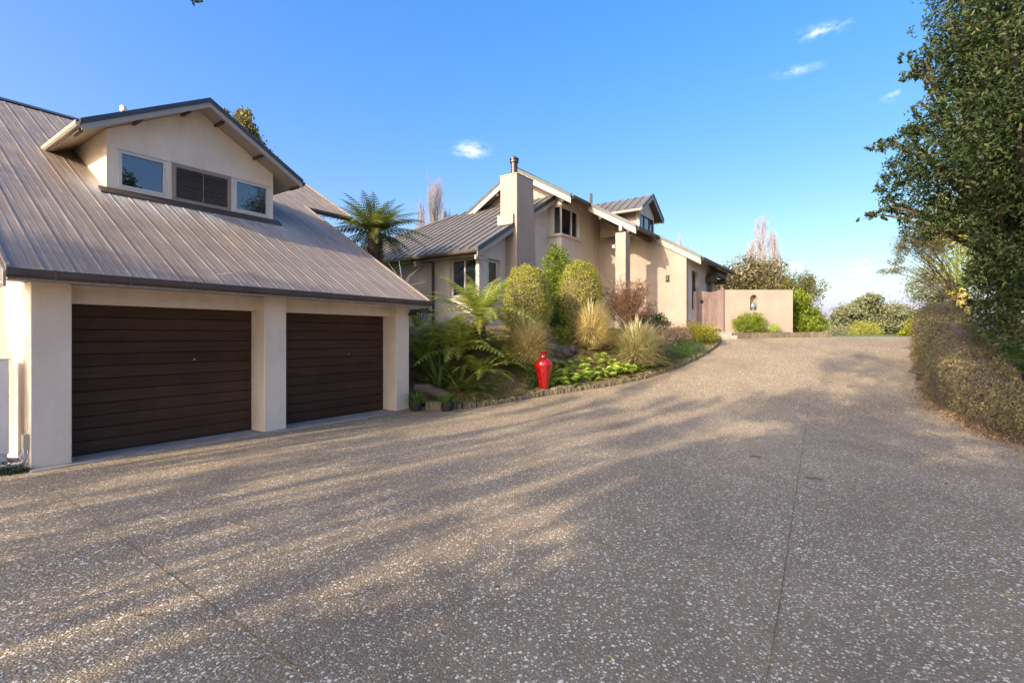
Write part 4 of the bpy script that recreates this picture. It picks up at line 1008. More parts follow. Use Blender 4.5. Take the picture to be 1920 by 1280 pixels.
# bare copper shrub (layered twigs)
br = empty('bronze_shrub', (3.72, 16.1, 1.5), 0, 'layered leafless copper-brown shrub in front of the white column', 'shrub')
mb = MB(); rg = random.Random(5); Pz = []
zb_ = br.location.z
for i in range(130):
    a = rg.uniform(0, 2 * math.pi); rr2 = rg.uniform(.25, .95) ; ht = rg.uniform(1.0, 2.25) * (1 - .16 * rr2)
    p0 = Vector((0, 0, .15)); p1 = Vector((math.cos(a) * rr2 * .35, math.sin(a) * rr2 * .28, ht * .55)); p2 = Vector((math.cos(a) * rr2, math.sin(a) * rr2 * .55, ht))
    mb.tube([p0, p1, p2], [.022, .010, .003], 4, cap=False)
    for j in range(5):
        q = p1.lerp(p2, rg.uniform(.2, 1)); e = q + Vector((rg.uniform(-.3, .3), rg.uniform(-.2, .2), rg.uniform(-.03, .14))); mb.tube([q, e], [.005, .0015], 3, cap=False)
        for m_ in range(24): w = q.lerp(e, rg.uniform(0, 1.15)); Pz.append((w.x + rg.gauss(0, .035), w.y + rg.gauss(0, .03), w.z + rg.gauss(0, .03)))
mb.build('branches', M['bark'], br)
Pz = np.array(Pz); V, T, r = leaves(Pz, .045, .22, .1); npmesh('twigs', V, T, L['bronze'], r, br)
# tree ferns -----------------------------------------------------
def tree_fern(loc, th, fl_len, n1, n2, label, lean=(0, 0), wid=.30, seed=0, mat='fern', pairs=16, m=6, r=.085, dead=5):
    root = empty('tree_fern', loc, 0, label, 'tree fern')
    mb = MB(); rg = random.Random(seed); top = Vector((lean[0], lean[1], th))
    mb.tube([(0, 0, -.2), (lean[0] * .3, lean[1] * .3, th * .4), (lean[0] * .8, lean[1] * .8, th * .8), top], [r * 1.5, r * 1.05, r, r * 1.1], 12)
    for i in range(160):
        t = rg.random(); a = rg.uniform(0, 6.28); p = Vector((lean[0] * t + math.cos(a) * r * 1.1, lean[1] * t + math.sin(a) * r * 1.1, th * t)); mb.tube([p, p + Vector((math.cos(a) * .05, math.sin(a) * .05, rg.uniform(-.02, .07)))], [.008, .003], 3, cap=False)
    mb.build('trunk', M['fernbark'], root)
    fr1 = [frond_mesh('frond', fl_len * .85, wid, pairs, m, .95, R(64), L[mat], seed + 1), frond_mesh('frond', fl_len, wid, pairs, m, .95, R(36), L[mat], seed + 2), frond_mesh('frond', fl_len, wid, pairs, m, 1.0, R(16), L[mat], seed + 3)]
    g = empty('crown_fronds'); g.location = top; g.parent = root
    crown_of(g, fr1, n1, 0, .04, (.8, 1.1), seed=seed)
    fr2 = [frond_mesh('frond', fl_len * .8, wid * .8, pairs, m, .9, R(-5), L[mat], seed + 4, curl=.5), frond_mesh('frond', fl_len * .45, wid * .4, pairs - 6, m, .4, R(-60), M['fernbark'] if dead else L[mat], seed + 5, curl=.6)]
    if n2: crown_of(g, fr2, n2, -.04, .05, (.8, 1.1), seed=seed + 9)
    return root
tree_fern((-.84, 12.55, bed_z(-.84, 12.55)), 1.58, 1.85, 30, 8, 'young tree fern arching in front of the corner window, beside the steps', (.02, 0), .33, 3)
tree_fern((-4.2, 15.35, 1.2), 3.6, 1.75, 60, 18, 'tall tree fern behind the garage roof with a shaggy brown trunk', (0, 0), .38, 21, 'ferntall', 16, 5, .2)
def fern_clump(loc, n, fl_len, label, wid=.17, mat='ferndark', seed=0, name='ground_fern', up=55, pairs=14, m=5, cat='fern'):
    root = empty(name, loc, 0, label, cat)
    fr = [frond_mesh('frond', fl_len, wid, pairs, m, 1.2, R(up), L[mat], seed + 1), frond_mesh('frond', fl_len, wid, pairs, m, 1.1, R(up - 22), L[mat], seed + 2), frond_mesh('frond', fl_len * .9, wid, pairs, m, 1.0, R(up - 42), L[mat], seed + 3)]
    crown_of(root, fr, n, .05, .04, (.75, 1.15), seed=seed); return root
fc = [(-1.3, 12.4, .6, 1.65, 24, 'fern', 'bright green fern spreading below the young tree fern'),
      (-.75, 12.15, .35, 1.0, 18, 'fern', 'fern hanging towards the mossy steps'),
      (-1.75, 13.0, .45, 1.5, 22, 'fern', 'tall arching fern halfway up the bank behind the garage corner'),
      (-2.25, 13.2, .15, 1.2, 16, 'fern', 'fern pressed against the garage corner high on the bank'),
      (-1.0, 11.75, .05, .75, 16, 'ferndark', 'dark fern just above the edging, under the tree fern'),
      (-.15, 12.95, .25, 1.0, 16, 'fern', 'dark fern at the foot of the tree fern trunk'),
      (-.62, 11.95, .0, .6, 12, 'ferndark', 'small dark fern over the edging left of the steps'),
      (-1.15, 13.1, .35, 1.15, 18, 'fern', 'arching fern behind the trunk of the young tree fern'),
      (-2.0, 12.35, .1, .9, 14, 'ferndark', 'dark fern low against the garage pillar behind the log'),
      (-.35, 13.5, .1, .8, 14, 'fern', 'fern left of the nearest golden tussock'),
      (-1.5, 13.6, .1, .8, 14, 'fern', 'light green fern below the downpipe')]
for i, (x, y, dz, l, n, mt, lab) in enumerate(fc): fern_clump((x, y, bed_z(x, y) + dz), n, l, lab, l * .2, mt, 40 + i * 7)
def strap_plant(loc, n, ln, w, mat, label, name, cat, up=(.2, .9), droop=1.1, seed=0, parent=None, part='leaf', group=None):
    rg = np.random.default_rng(seed); k = 6; V = []; Q = []; rn = []
    for i in range(n):
        a = rg.uniform(0, 6.283); an = rg.uniform(*up); d = np.array([math.cos(a), math.sin(a), 0]); s = np.array([-math.sin(a), math.cos(a), 0]); p = d * rg.uniform(0, .05); l = ln * rg.uniform(.7, 1.15); o = len(V); r = rg.uniform(0, 1)
        for j in range(k):
            t = j / (k - 1); ww = w * (math.sin(math.pi * min(.98, .18 + .8 * t)) ** .7) * .5; V += [p - s * ww + np.array([0, 0, ww * .5]), p + np.zeros(3), p + s * ww + np.array([0, 0, ww * .5])]
            p = p + (d * math.sin(an) + np.array([0, 0, math.cos(an)])) * l / (k - 1); an += droop * rg.uniform(.7, 1.2) / (k - 1)
            if j < k - 1:
                b = o + 3 * j; Q += [(b, b + 1, b + 4, b + 3), (b + 1, b + 2, b + 5, b + 4)]; rn += [r, r]
    o = npmesh(name, np.array(V), np.array(Q), mat, np.array(rn)); o.location = loc
    if parent: o.parent = parent
    if label: tag(o, label, cat, group)
    return o
strap_plant((-1.75, 11.95, bed_z(-1.75, 11.95) + .02), 34, .95, .085, L['ferndark'], 'grey-green upright sword fern behind the log beside the garage pillar', 'sword_fern', 'fern', (.1, 1.1), .6, 4)
strap_plant((-1.25, 11.85, bed_z(-1.25, 11.85) + .02), 30, .8, .075, L['fern'], 'olive sword fern between the log and the dark fern', 'sword_fern', 'fern', (.1, 1.2), .6, 5)
def pal(name, loc, n, l, w, mat, label, cat, up0, droop, seed, sc_=(.8, 1.1), **kw):
    root = empty(name, loc, 0, label, cat)
    fr = [palm_frond('frond', l, w, 26, droop, R(u), L[mat], seed + i, **kw) for i, u in enumerate(up0)]
    crown_of(root, fr, n, .05, .04, sc_, seed=seed); return root
pal('cycad', (-2.15, 12.55, bed_z(-2.15, 12.55) + .15), 13, 1.15, .20, 'sword', 'yellow-green cycad with stiff feathered fronds beside the last garage pillar', 'plant', (75, 55, 35), .55, 61)
pal('cycad', (-2.7, 14.4, 1.85), 9, .62, .14, 'sword', 'small yellow-green cycad high on the bank under the eave corner of the garage', 'plant', (80, 60, 40), .5, 71)
pal('palm', (-5.6, 17.6, 2.4), 12, 3.1, .75, 'palm', 'feathery palm fronds rising behind the garage roof beside the tree fern', 'palm', (82, 68, 50), .45, 81, ang_in=1.6, vfold=.2)
pal('palm', (-4.55, 17.0, 2.7), 9, 2.3, .6, 'sword', 'yellowish palm crown just behind the tall tree fern', 'palm', (84, 70, 55), .4, 91, ang_in=1.6, vfold=.2)
# pots with spider plants
for (x, y, h, s, lab) in ((-2.10, 10.95, .19, 1, 'black pot of grassy green liriope against the garage pillar'), (-1.42, 10.93, .19, 2, 'black pot of grassy green liriope standing clear of the garage, left of the edging')):
    pt = empty('potted_plant', (x, y, 0), 0, lab, 'plant pot')
    MB().lathe([(.105, 0), (.135, .22), (.145, .222), (.145, .24), (.125, .24), (.12, .21), (.01, .205)], k=24).build('pot', M['black'], pt)
    strap_plant((0, 0, .2), 110, .34, .013, L['strap'], None, 'foliage', None, (.15, 1.1), 1.5, s, pt)
o = MB().box((-.17, -.06, 0), (.17, .06, .2)).build('timber_block', M['kerb'], bevel=.01); o.location = (-1.74, 11.12, 0); o.rotation_euler = (0, 0, .15); tag(o, 'short pale timber block standing between the two black pots', 'block')
lg = MB(); lg.tube([(-.42, 0, .14), (-.1, .03, .10), (.2, .02, -.02), (.40, 0, -.10)], [.085, .13, .125, .10], 11); o = lg.build('log', M['deadwood']); o.location = (-1.80, 11.38, .34); o.rotation_euler = (0, 0, .1); tag(o, 'split weathered log lying behind the two black pots', 'log')
# vase
vz = float(zd(.80, 12.6)) + .09
va = empty('vase', (.80, 12.66, vz), 0, 'tall glossy red vase with a flared lip standing on the edging', 'vase')
pr = [(.10, 0), (.118, .02), (.128, .10), (.155, .28), (.196, .48), (.225, .60), (.235, .68), (.228, .745), (.195, .805), (.13, .85), (.088, .875), (.074, .92), (.072, .97), (.085, 1.01), (.118, 1.035), (.135, 1.04), (.136, 1.055), (.12, 1.056), (.07, 1.01), (.06, .93), (.02, .92)]
pr = [(r * 1.0, z * .93) for r, z in pr]
pp = []
for (r0_, z0_), (r1_, z1_) in zip(pr[:-1], pr[1:]): pp += [(r0_, z0_), ((r0_ + r1_) / 2, (z0_ + z1_) / 2)]
MB().lathe(pp + [pr[-1]], k=48).build('body', M['vase'], va, smooth=True)
# succulents along the edging
def rosette(seed, size):
    rg = np.random.default_rng(seed); V = []; Q = []; rn = []
    for i in range(26):
        a = i * 2.39996; t = i / 26; el = lerp(1.25, .1, t) ; l = size * lerp(.45, 1, t); d = np.array([math.cos(a) * math.cos(el), math.sin(a) * math.cos(el), math.sin(el)]); s = np.array([-math.sin(a), math.cos(a), 0]); w = l * .32
        p0 = d * l * .08; p1 = d * l * .62; p2 = d * l + np.array([0, 0, l * .08]); o = len(V)
        V += [p0 - s * w * .3, p0 + s * w * .3, p1 + s * w, p2, p1 - s * w]; Q += [(o, o + 1, o + 2, o + 3), (o, o + 3, o + 4, o)]; rn += [1 - t * .6] * 2
    me = MB(); 
    F = []
    for q in Q: F.append(q)
    m_ = bpy.data.meshes.new('rosette'); m_.from_pydata([tuple(v) for v in V], [], [(5 * i, 5 * i + 1, 5 * i + 2, 5 * i + 3, 5 * i + 4) for i in range(26)])
    at_ = m_.attributes.new('rnd', 'FLOAT', 'FACE'); at_.data.foreach_set('value', [float(rg.uniform(.1, .5) + .5 * (1 - i / 26)) for i in range(26)]); m_.materials.append(L['aeonium'])
    return m_
RM = [rosette(s, .1) for s in range(4)]
def along(px): return px
segs = resample([(.95, 12.65), (1.36, 12.83), (2.0, 13.15), (2.7, 13.5), (3.45, 14.0), (4.3, 14.75), (4.9, 15.35)], .05); rg = random.Random(77); cnt = 0
for i, p in enumerate(segs):
    t = i / len(segs); dens = 3 if t < .6 else 2
    for _ in range(dens):
        if t > .62 and rg.random() < .55: continue
        off = rg.uniform(.06, .95 if t < .55 else .42); x = p.x - off * .55; y = p.y + off * .83
        if math.hypot(x - .8, y - 12.66) < .24: continue
        o = bpy.data.objects.new('succulent_rosette', RM[cnt % 4]); COL.objects.link(o); s = rg.uniform(.75, 1.5) * (1 if t < .6 else .8)
        h = rg.uniform(.04, .26) * (1 if t < .6 else .45)
        o.location = (x, y, bed_z(x, y) + h); o.rotation_euler = (rg.uniform(-.5, .5), rg.uniform(-.5, .5), rg.uniform(0, 6.28)); o.scale = (s, s, s)
        tag(o, 'lime-green succulent rosette in the patch along the edging right of the red vase', 'succulent', 'succulent rosettes along the edging'); cnt += 1
o, _ = foliage('succulent_stems', [(p.x - .2, p.y + .25, bed_z(p.x - .2, p.y + .25) + .06, .22, .22, .1) for p in segs[::6]], 3600, .05, L['green'], shell=.1, clump=.3, kind='stuff')
tag(o, 'low green stems and leaves filling between the succulent rosettes', 'ground cover', kind='stuff')
# left of vase small plant
def small(name, label, cat, blobs, n, size, mat, aspect=.5, shell=.25, clump=.2, stems=True, **kw):
    b = blobs[0]; root = empty(name, (b[0], b[1], gz(b[0], b[1]) if 'zg' not in kw else kw['zg']), 0, label, cat); kw.pop('zg', None); L0 = root.location
    bl = [(x - L0.x, y - L0.y, z - L0.z, a, c, d) for x, y, z, a, c, d in blobs]
    o, C = foliage('foliage', bl, n, size, L[mat], root, aspect=aspect, shell=shell, clump=clump, **kw)
    mb = MB(); rg = random.Random(n)
    for i in range(0, len(C), max(1, len(C) // 26)): mb.tube([(rg.uniform(-.05, .05), rg.uniform(-.05, .05), -.05), tuple(C[i] * .5), tuple(C[i])], [.012, .008, .003], 4, cap=False)
    mb.build('stems', M['bark'], root); return root
def gb(x, y, h, r, ry=None, rz=None): return (x, y, gz(x, y) + h, r, ry or r, rz or r)
small('small_herb', 'small blue-green herb at the left foot of the red vase', 'plant', [gb(.50, 12.65, .1, .13)], 300, .06, 'green')
small('creeping_shrub', 'dark creeping shrub mounded behind the steps', 'shrub', [gb(.15, 13.15, .12, .45, .35, .16), gb(.45, 13.0, .08, .3, .3, .14)], 5200, .03, 'ferndark', clump=.25)
small('leafy_herb', 'bright yellow-green herb between the two golden tussocks', 'plant', [gb(1.45, 14.9, .25, .3, .25, .3), gb(1.6, 15.3, .45, .22)], 1300, .07, 'bright')
small('low_fern_herb', 'fresh green leafy plant under the gap between the domes', 'plant', [gb(1.35, 15.2, .5, .25, .2, .25)], 700, .07, 'green')
small('leafy_shrub', 'grey-green leafy shrub behind the right tussock', 'shrub', [gb(3.05, 15.6, .35, .32, .3, .3)], 900, .06, 'aeonium')
small('low_shrub', 'feathery fresh green low shrub near the edging, left of the gate', 'shrub', [gb(5.25, 16.1, .12, .6, .45, .2), gb(5.95, 16.9, .12, .55, .45, .2), gb(4.75, 15.75, .1, .4, .35, .18)], 9000, .035, 'green', clump=.25)
small('golden_shrub', 'rounded golden-green shrub at the corner beside the gate step', 'shrub', [gb(7.0, 18.4, .3, .58, .45, .36), gb(6.5, 18.1, .3, .45, .4, .32), gb(7.45, 19.0, .15, .4, .4, .3)], 9000, .04, 'yellow', clump=.2)
small('dusty_shrub', 'dusty pinkish dry shrub below the lit house wall', 'shrub', [gb(5.0, 16.8, .4, .55, .4, .36), gb(5.7, 17.4, .35, .45, .35, .3), gb(4.5, 16.3, .35, .35, .3, .3)], 6500, .045, 'pink', clump=.25)
small('olive_shrub', 'yellow-green rounded shrub left of the dusty pink one', 'shrub', [gb(4.25, 15.9, .35, .4, .32, .34)], 2600, .04, 'dome')
small('dark_shrub', 'dark green leathery shrub against the base of the house wall', 'shrub', [(4.75, 17.3, 2.25, .45, .3, .26), (5.15, 17.25, 2.15, .3, .25, .25), (4.3, 17.1, 2.2, .3, .25, .22)], 2200, .06, 'green')
small('seed_shrub', 'thin dark-stemmed weed at the house corner', 'weed', [(6.35, 17.8, 2.15, .2, .15, .15)], 60, .05, 'bronze')
# garden ornament, rock pile, dead twigs
gs_ = empty('garden_stake', (2.32, 14.85, bed_z(2.32, 14.85)), 0, 'slender metal flower stake standing in the moss in front of the middle tussock', 'ornament')
MB().tube([(0, 0, -.1), (0, 0, .72)], .006, 6).build('stem', M['flue'], gs_)
mb = MB()
for i in range(7): a = i * .898; mb.add([(0, 0, .72), (math.cos(a - .3) * .09, math.sin(a - .3) * .09, .76), (math.cos(a) * .15, math.sin(a) * .15, .745), (math.cos(a + .3) * .09, math.sin(a + .3) * .09, .76)], [(0, 1, 2, 3)])
mb.lathe([(.03, .70), (.045, .73), (.02, .77)], k=10); mb.build('petals', M['flue'], gs_)
def rockmesh(s, seed):
    rg = np.random.default_rng(seed); me = bpy.data.meshes.new('rock'); import bmesh
    bm = bmesh.new(); bmesh.ops.create_icosphere(bm, subdivisions=3, radius=s)
    ph = rg.uniform(0, 6, 9)
    for v in bm.verts:
        p = v.co / s; f = 1 + .16 * math.sin(3.1 * p.x + ph[0]) * math.sin(2.7 * p.y + ph[1]) + .12 * math.sin(6 * p.z + ph[2] + 3 * p.x) + .07 * math.sin(11 * p.x + ph[3]) * math.sin(12 * p.y + ph[4]) + rg.uniform(-.03, .03)
        v.co *= f; v.co.z *= .7
    bm.to_mesh(me); bm.free(); me.materials.append(M['rock']); return me
for (x, y, s, lab) in ((1.45, 14.35, .26, 'dark rough rock between the left and middle tussocks'), (1.72, 14.6, .20, 'smaller dark rock tucked against the middle tussock'), (1.15, 14.4, .19, 'dark rock half under the left tussock'), (3.0, 15.55, .24, 'dark stone behind the right tussock')):
    o = bpy.data.objects.new('rock', rockmesh(s, int(s * 100))); COL.objects.link(o); o.location = (x, y, bed_z(x, y) + s * .3); tag(o, lab, 'rock')
mb = MB(); rg = random.Random(3)
for i in range(7):
    a = rg.uniform(-.9, .9); p = Vector((0, 0, 0)); pts_ = [p.copy()]
    for j in range(4): p = p + Vector((math.sin(a) * .09, rg.uniform(-.03, .03), .075)); a += rg.uniform(-.5, .5); pts_.append(p.copy())
    mb.tube(pts_, [.008, .006, .005, .003, .002], 5, cap=False)
o = mb.build('dead_twig', M['whitebranch']); o.location = (.82, 13.0, bed_z(.82, 13.0)); tag(o, 'pale forked dead twig standing behind the red vase', 'twig')
mb = MB()
for dx, dz, r in ((-.42, .75, .014), (-.12, .8, .02), (.45, .62, .012), (.62, .22, .014), (.25, .5, .01)): mb.tube([(0, 0, 0), (dx * .45, .0, dz * .6), (dx, .05, dz)], [r * 1.4, r, r * .3], 6)
o = mb.build('bare_branch', M['whitebranch']); o.location = (-3.05, 14.0, 2.95); tag(o, 'bleached bare branches poking up behind the garage roof verge', 'branch')
mb = MB(); rg = random.Random(8)
for i in range(9): mb.tube([(i * .03, 0, .0), (i * .03 + rg.uniform(-.03, .03), .02, .22), (i * .03, 0, .36)], .012, 5)
m_teal = simple('teal_hose', (.05, .12, .12), .5, 0, .1, 3, 0)
o = mb.build('garden_hose', m_teal); o.location = (-2.65, 14.3, 2.1); tag(o, 'coiled teal garden hose hanging on the wall at the garage eave corner', 'hose')
# ground scatter: leaf litter on the bed
def scatter(name, n, fx, size, mat, label, cat):
    P = []
    while len(P) < n:
        x, y = fx()
        P.append((x, y, gz(x, y) + .012))
    P = np.array(P); V, T, r = leaves(P, size, .5, 2.5); o = npmesh(name, V, T, mat, r); return tag(o, label, cat, kind='stuff')
def in_bed():
    while True:
        i = random.randrange(len(segs)); t = random.uniform(0, 1); a = random.choice(KP[4:-6]); d = random.uniform(.1, 2.4)
        x, y = a[0] - d * .62 + random.uniform(-.3, .3), a[1] + d * .78 + random.uniform(-.3, .3)
        dk, _, _, s = pdist(np.array(x), np.array(y), KERB); dh, _, _, sh = pdist(np.array(x), np.array(y), HWALL)
        if s > 0 and sh < 0 and dk > .1: return x, y
scatter('leaf_litter', 5200, in_bed, .045, L['bronze'], 'brown leaf litter scattered over the garden bed', 'leaf litter')
scatter('moss_tufts', 9000, in_bed, .035, L['yellow'], 'yellow-green moss tufts over the soil of the garden bed', 'moss')

P = []
for _ in range(3600):
    p = random.choice(pts); P.append((p.x + random.gauss(0, .06) - .02, p.y + random.gauss(0, .06) + .03, float(zd(p.x, p.y)) + .10 + random.uniform(-.01, .03)))
V, T, r = leaves(np.array(P), .028, .6, 2.5); o = npmesh('edging_moss', V, T, L['yellow'], r); tag(o, 'yellow-green moss growing along the top of the edging blocks', 'moss', kind='stuff')
# ------------------------------------------------------------------ plants by the gate and beyond
tree('round_bush', 'rounded olive-green bush in front of the niche in the peach wall', 'bush', (9.9, 21.02, 1.75), .3, .04,
     [(9.85, 21.02, 2.22, .5, .3, .42), (10.12, 21.0, 2.3, .44, .27, .38), (9.55, 21.02, 2.15, .32, .25, .33), (10.38, 21.02, 2.08, .3, .22, .28)], 5200, .055, 'bright', per=12)
tree('small_bush', 'small pale green bush at the right foot of the peach wall', 'bush', (10.98, 21.0, 1.75), .12, .02, [(10.98, 21.0, 1.96, .25, .2, .2)], 900, .05, 'aeonium')
tree('bamboo_clump', 'tall bright yellow-green leafy clump at the right end of the peach wall', 'bush', (13.0, 22.6, 1.7), 1.1, .05,
     [(12.75, 22.5, 2.7, .55, .4, .8), (13.3, 22.7, 2.5, .6, .45, .75), (13.0, 22.6, 3.1, .4, .4, .6), (12.5, 22.4, 3.2, .25, .3, .5), (13.9, 22.9, 2.2, .45, .4, .55), (12.6, 22.3, 2.2, .4, .3, .45), (13.0, 22.2, 2.1, .6, .4, .4)], 12000, .13, 'bright', aspect=.28, per=10)
tree('garden_tree', 'green and orange leafed small tree behind the peach wall', 'tree', (13.6, 26, 1.6), 1.6, .07,
     [blob(1495, 535, 26, .75), blob(1520, 540, 26, .7), blob(1480, 548, 26, .6), blob(1500, 560, 26, .8)], 5200, .10, 'orange')
tree('camellia', 'wide olive glossy evergreen standing behind the courtyard wall', 'tree', (13.0, 31, 1.6), 1.2, .15,
     [blob(1370, 535, 30, 1.2), blob(1405, 515, 31, 1.1), blob(1440, 520, 31, 1.1), blob(1460, 540, 31, .9), blob(1385, 560, 30, 1.2), blob(1425, 550, 30, 1.4), blob(1355, 525, 31, .9), blob(1340, 560, 32, 1.2)], 22000, .15, 'camellia', per=12)
# distant pohutukawa: spreading dome
phb = []
rg = random.Random(4)
for i in range(85):
    px = rg.uniform(1572, 1708); q = (px - 1642) / 72; topy = 552 + 40 * q * q; py = rg.uniform(topy + 4, 618)
    phb.append(blob(px, py, rg.uniform(60, 66), rg.uniform(.7, 1.15), None, rg.uniform(.4, .6)))
phb.append(blob(1640, 598, 63, 4.3, 3, 2.1)); phb.append(blob(1600, 610, 63, 2.6, 2, 1.4)); phb.append(blob(1685, 608, 63, 2.6, 2, 1.5))
tree('spreading_tree', 'wide grey-green spreading tree far across the lawn', 'tree', (45.5, 63, .6), 2.5, .5, phb, 48000, .24, 'poh', aspect=.6, per=16, nl=40, shell=.5)
tree('round_bush', 'small round tan-green bush on the far lawn in front of the spreading tree', 'bush', (36.3, 52, .9), .4, .1, [blob(1620, 622, 52, 1.5, 1.5, 1.0)], 5200, .12, 'dome')
tree('round_bush', 'dark green bush at the far left edge of the lawn', 'bush', (32.5, 50, .9), .4, .1, [blob(1565, 628, 50, 1.2, 1.2, .9), blob(1545, 630, 50, 1, 1, .9)], 3000, .14, 'poh')
tree('golden_bush', 'sunlit golden-green bush above the far end of the hedge', 'bush', (22.5, 27, 1.6), .6, .08, [blob(1732, 612, 27, .8, .8, .55), blob(1765, 612, 27, .8, .8, .6), blob(1705, 626, 27, .5, .5, .35)], 6500, .10, 'yellow')
tree('background_trees', 'low grey-green trees along the far horizon at the lawn edge', 'trees', (75, 120, 0), 1, .5, [blob(px, 628, 120, 3.5, 3, 1.5) for px in range(1540, 1790, 18)], 9000, .6, 'poh')['kind'] = 'stuff'
# poplars, leafless
def poplar(base, h, spread, n, label, seed, tw='twig_pink'):
    root = empty('bare_poplar', base, 0, label, 'tree', 'leafless poplars beyond the house'); rg = random.Random(seed); mb = MB(); mb2 = MB()
    mb.tube([(0, 0, -.5), (0, 0, h * .5), (0, 0, h)], [h * .010, h * .006, h * .001], 6)
    for i in range(n):
        z = h * rg.uniform(.05, .92); a = rg.uniform(0, 6.283); ln = (h - z) * rg.uniform(.2, .5) + h * .04; r = spread * rg.uniform(.5, 1.15) * (1 - .7 * (z / h) ** 2.5)
        p0 = Vector((0, 0, z)); p1 = Vector((math.cos(a) * r * .7, math.sin(a) * r * .7, z + ln * .4)); p2 = Vector((math.cos(a) * r, math.sin(a) * r, z + ln))
        mb.tube([p0, p1, p2], [h * .0028, h * .0014, h * .0004], 3, cap=False)
        for j in range(13):
            q = p0.lerp(p1, rg.random()) if rg.random() < .4 else p1.lerp(p2, rg.random()); e = q + Vector((rg.uniform(-1, 1) * spread * .2, rg.uniform(-1, 1) * spread * .2, rg.uniform(.04, .10) * h)); mb2.tube([q, e], [h * .00075, h * .0003], 3, cap=False)
    mb.build('trunk', M['bark_pale'], root); mb2.build('twigs', M[tw], root); return root
def pop_at(px, pytop, Y, hw, label, seed, n=90, zb=.5):
    x, y, z = at(px, pytop, Y); return poplar((x, y, zb), z - zb, hw / FPX * Y, n, label, seed)
pop_at(816, 345, 42, 30, 'tall bare pinkish poplar behind the left roof hip', 1, 120)
pop_at(790, 385, 43, 14, 'shorter bare poplar left of the tall one behind the roof hip', 2)
pop_at(838, 400, 43, 14, 'shorter bare poplar right of the tall one behind the roof hip', 5)
pop_at(1430, 412, 55, 25, 'tall bare poplar above the olive evergreen behind the courtyard', 3, 120)
pop_at(1452, 440, 55, 17, 'second bare poplar, just right of the tall one behind the courtyard', 4, 90)
pop_at(1408, 455, 56, 14, 'shorter bare poplar just left of the tall one behind the courtyard', 7, 80)
pop_at(1275, 447, 60, 9, 'thin bare poplar tip above the low roof', 6, 60)
pop_at(1290, 456, 60, 8, 'thinner bare poplar tip right of the other above the low roof', 8, 60)
# conifer behind garage dormer
cb_ = []
for i in range(30):
    t = i / 29; py = lerp(222, 310, t); hwp = lerp(5, 34, t ** .8); px = 452 + rg.uniform(-1, 1) * hwp; cb_.append(blob(px + 14 * t, py, rg.uniform(19, 21), .3, .3, .42))
cb_ += [blob(422, 218, 20, .2), blob(462, 285, 20, .6, .6, .8), blob(470, 350, 20, 1.0, 1.0, 1.5)]
tree('conifer', 'golden-tipped evergreen behind the right slope of the garage dormer', 'tree', (-10.3, 20, 0), 5, .2, cb_, 15000, .12, 'conifer', per=10, nl=20)

# ------------------------------------------------------------------ hedge on the right
HP = [(8.0, 6.4, .60, .62), (8.8, 8.5, .66, .66), (9.65, 10.5, .98, .66), (10.8, 12.2, 1.5, .68), (11.9, 13.7, 1.6, .72), (14.3, 16.9, 1.3, .6), (16.6, 19.2, 1.1, .55)]
def hedge():
    root = empty('clipped_hedge', (9.65, 10.6, 0), 0, 'long brownish clipped hedge curving along the right side of the drive', 'hedge'); off = np.array([9.65, 10.6, 0.0])
    P = []; D = []; core = MB(); rings = []; n = 80000
    A = np.array(HP); seg = np.hypot(np.diff(A[:, 0]), np.diff(A[:, 1])); cum = np.r_[0, np.cumsum(seg)]
    s = RNG.uniform(0, cum[-1], n) ; s = np.sort(cum[-1] * (RNG.uniform(0, 1, n) ** 1.35))
    def interp(s):
        x = np.interp(s, cum, A[:, 0]); y = np.interp(s, cum, A[:, 1]); h = np.interp(s, cum, A[:, 2]); w = np.interp(s, cum, A[:, 3])
        x2 = np.interp(s + .2, cum, A[:, 0]); y2 = np.interp(s + .2, cum, A[:, 1]); x1 = np.interp(s - .2, cum, A[:, 0]); y1 = np.interp(s - .2, cum, A[:, 1]); d = unit(np.stack([x2 - x1, y2 - y1], -1)); return x, y, h, w, d
    x, y, h, w, d = interp(s); th = RNG.uniform(-.15, math.pi + .15, n)
    lump = 1 + .09 * np.sin(s * 2.6 + 2 * th) + .08 * np.sin(s * 6.1 + 3 * th) + .05 * np.sin(s * 13 - 4 * th) 
    cx = np.sign(np.cos(th)) * np.abs(np.cos(th)) ** .7; cz = np.sign(np.sin(th)) * np.abs(np.sin(th)) ** .6
    rr = lump * (1 - .13 * RNG.uniform(0, 1, n) ** 1.5) + RNG.normal(0, .018, n)
    px = x + d[:, 1] * cx * w * rr; py = y - d[:, 0] * cx * w * rr; pz = zd(px, py) + .05 + np.maximum(cz * h * rr, -.02) 
    Pn = np.stack([px, py, pz], 1) - off; out = np.stack([d[:, 1] * cx, -d[:, 0] * cx, cz], 1)
    V, T, r = leaves(Pn, .044, .42, .2, face=out); npmesh('foliage', V, T, L['hedge'], r, root)
    k = 12; ss = np.linspace(0, cum[-1], 60); x, y, h, w, d = interp(ss); vv = []; ff = []
    for i in range(60):
        for j in range(k + 1):
            t = math.pi * j / k; c = math.copysign(abs(math.cos(t)) ** .7, math.cos(t)); sn = max(0, math.sin(t)) ** .6; vv.append((x[i] + d[i, 1] * c * w[i] * .84 - off[0], y[i] - d[i, 0] * c * w[i] * .84 - off[1], float(zd(x[i], y[i])) + .0 + sn * h[i] * .86))
    for i in range(59):
        for j in range(k): a = i * (k + 1) + j; ff.append((a, a + 1, a + k + 2, a + k + 1))
    MB().add(vv, ff).build('twig_core', M['bark'], root, smooth=True)
    return root
hedge()
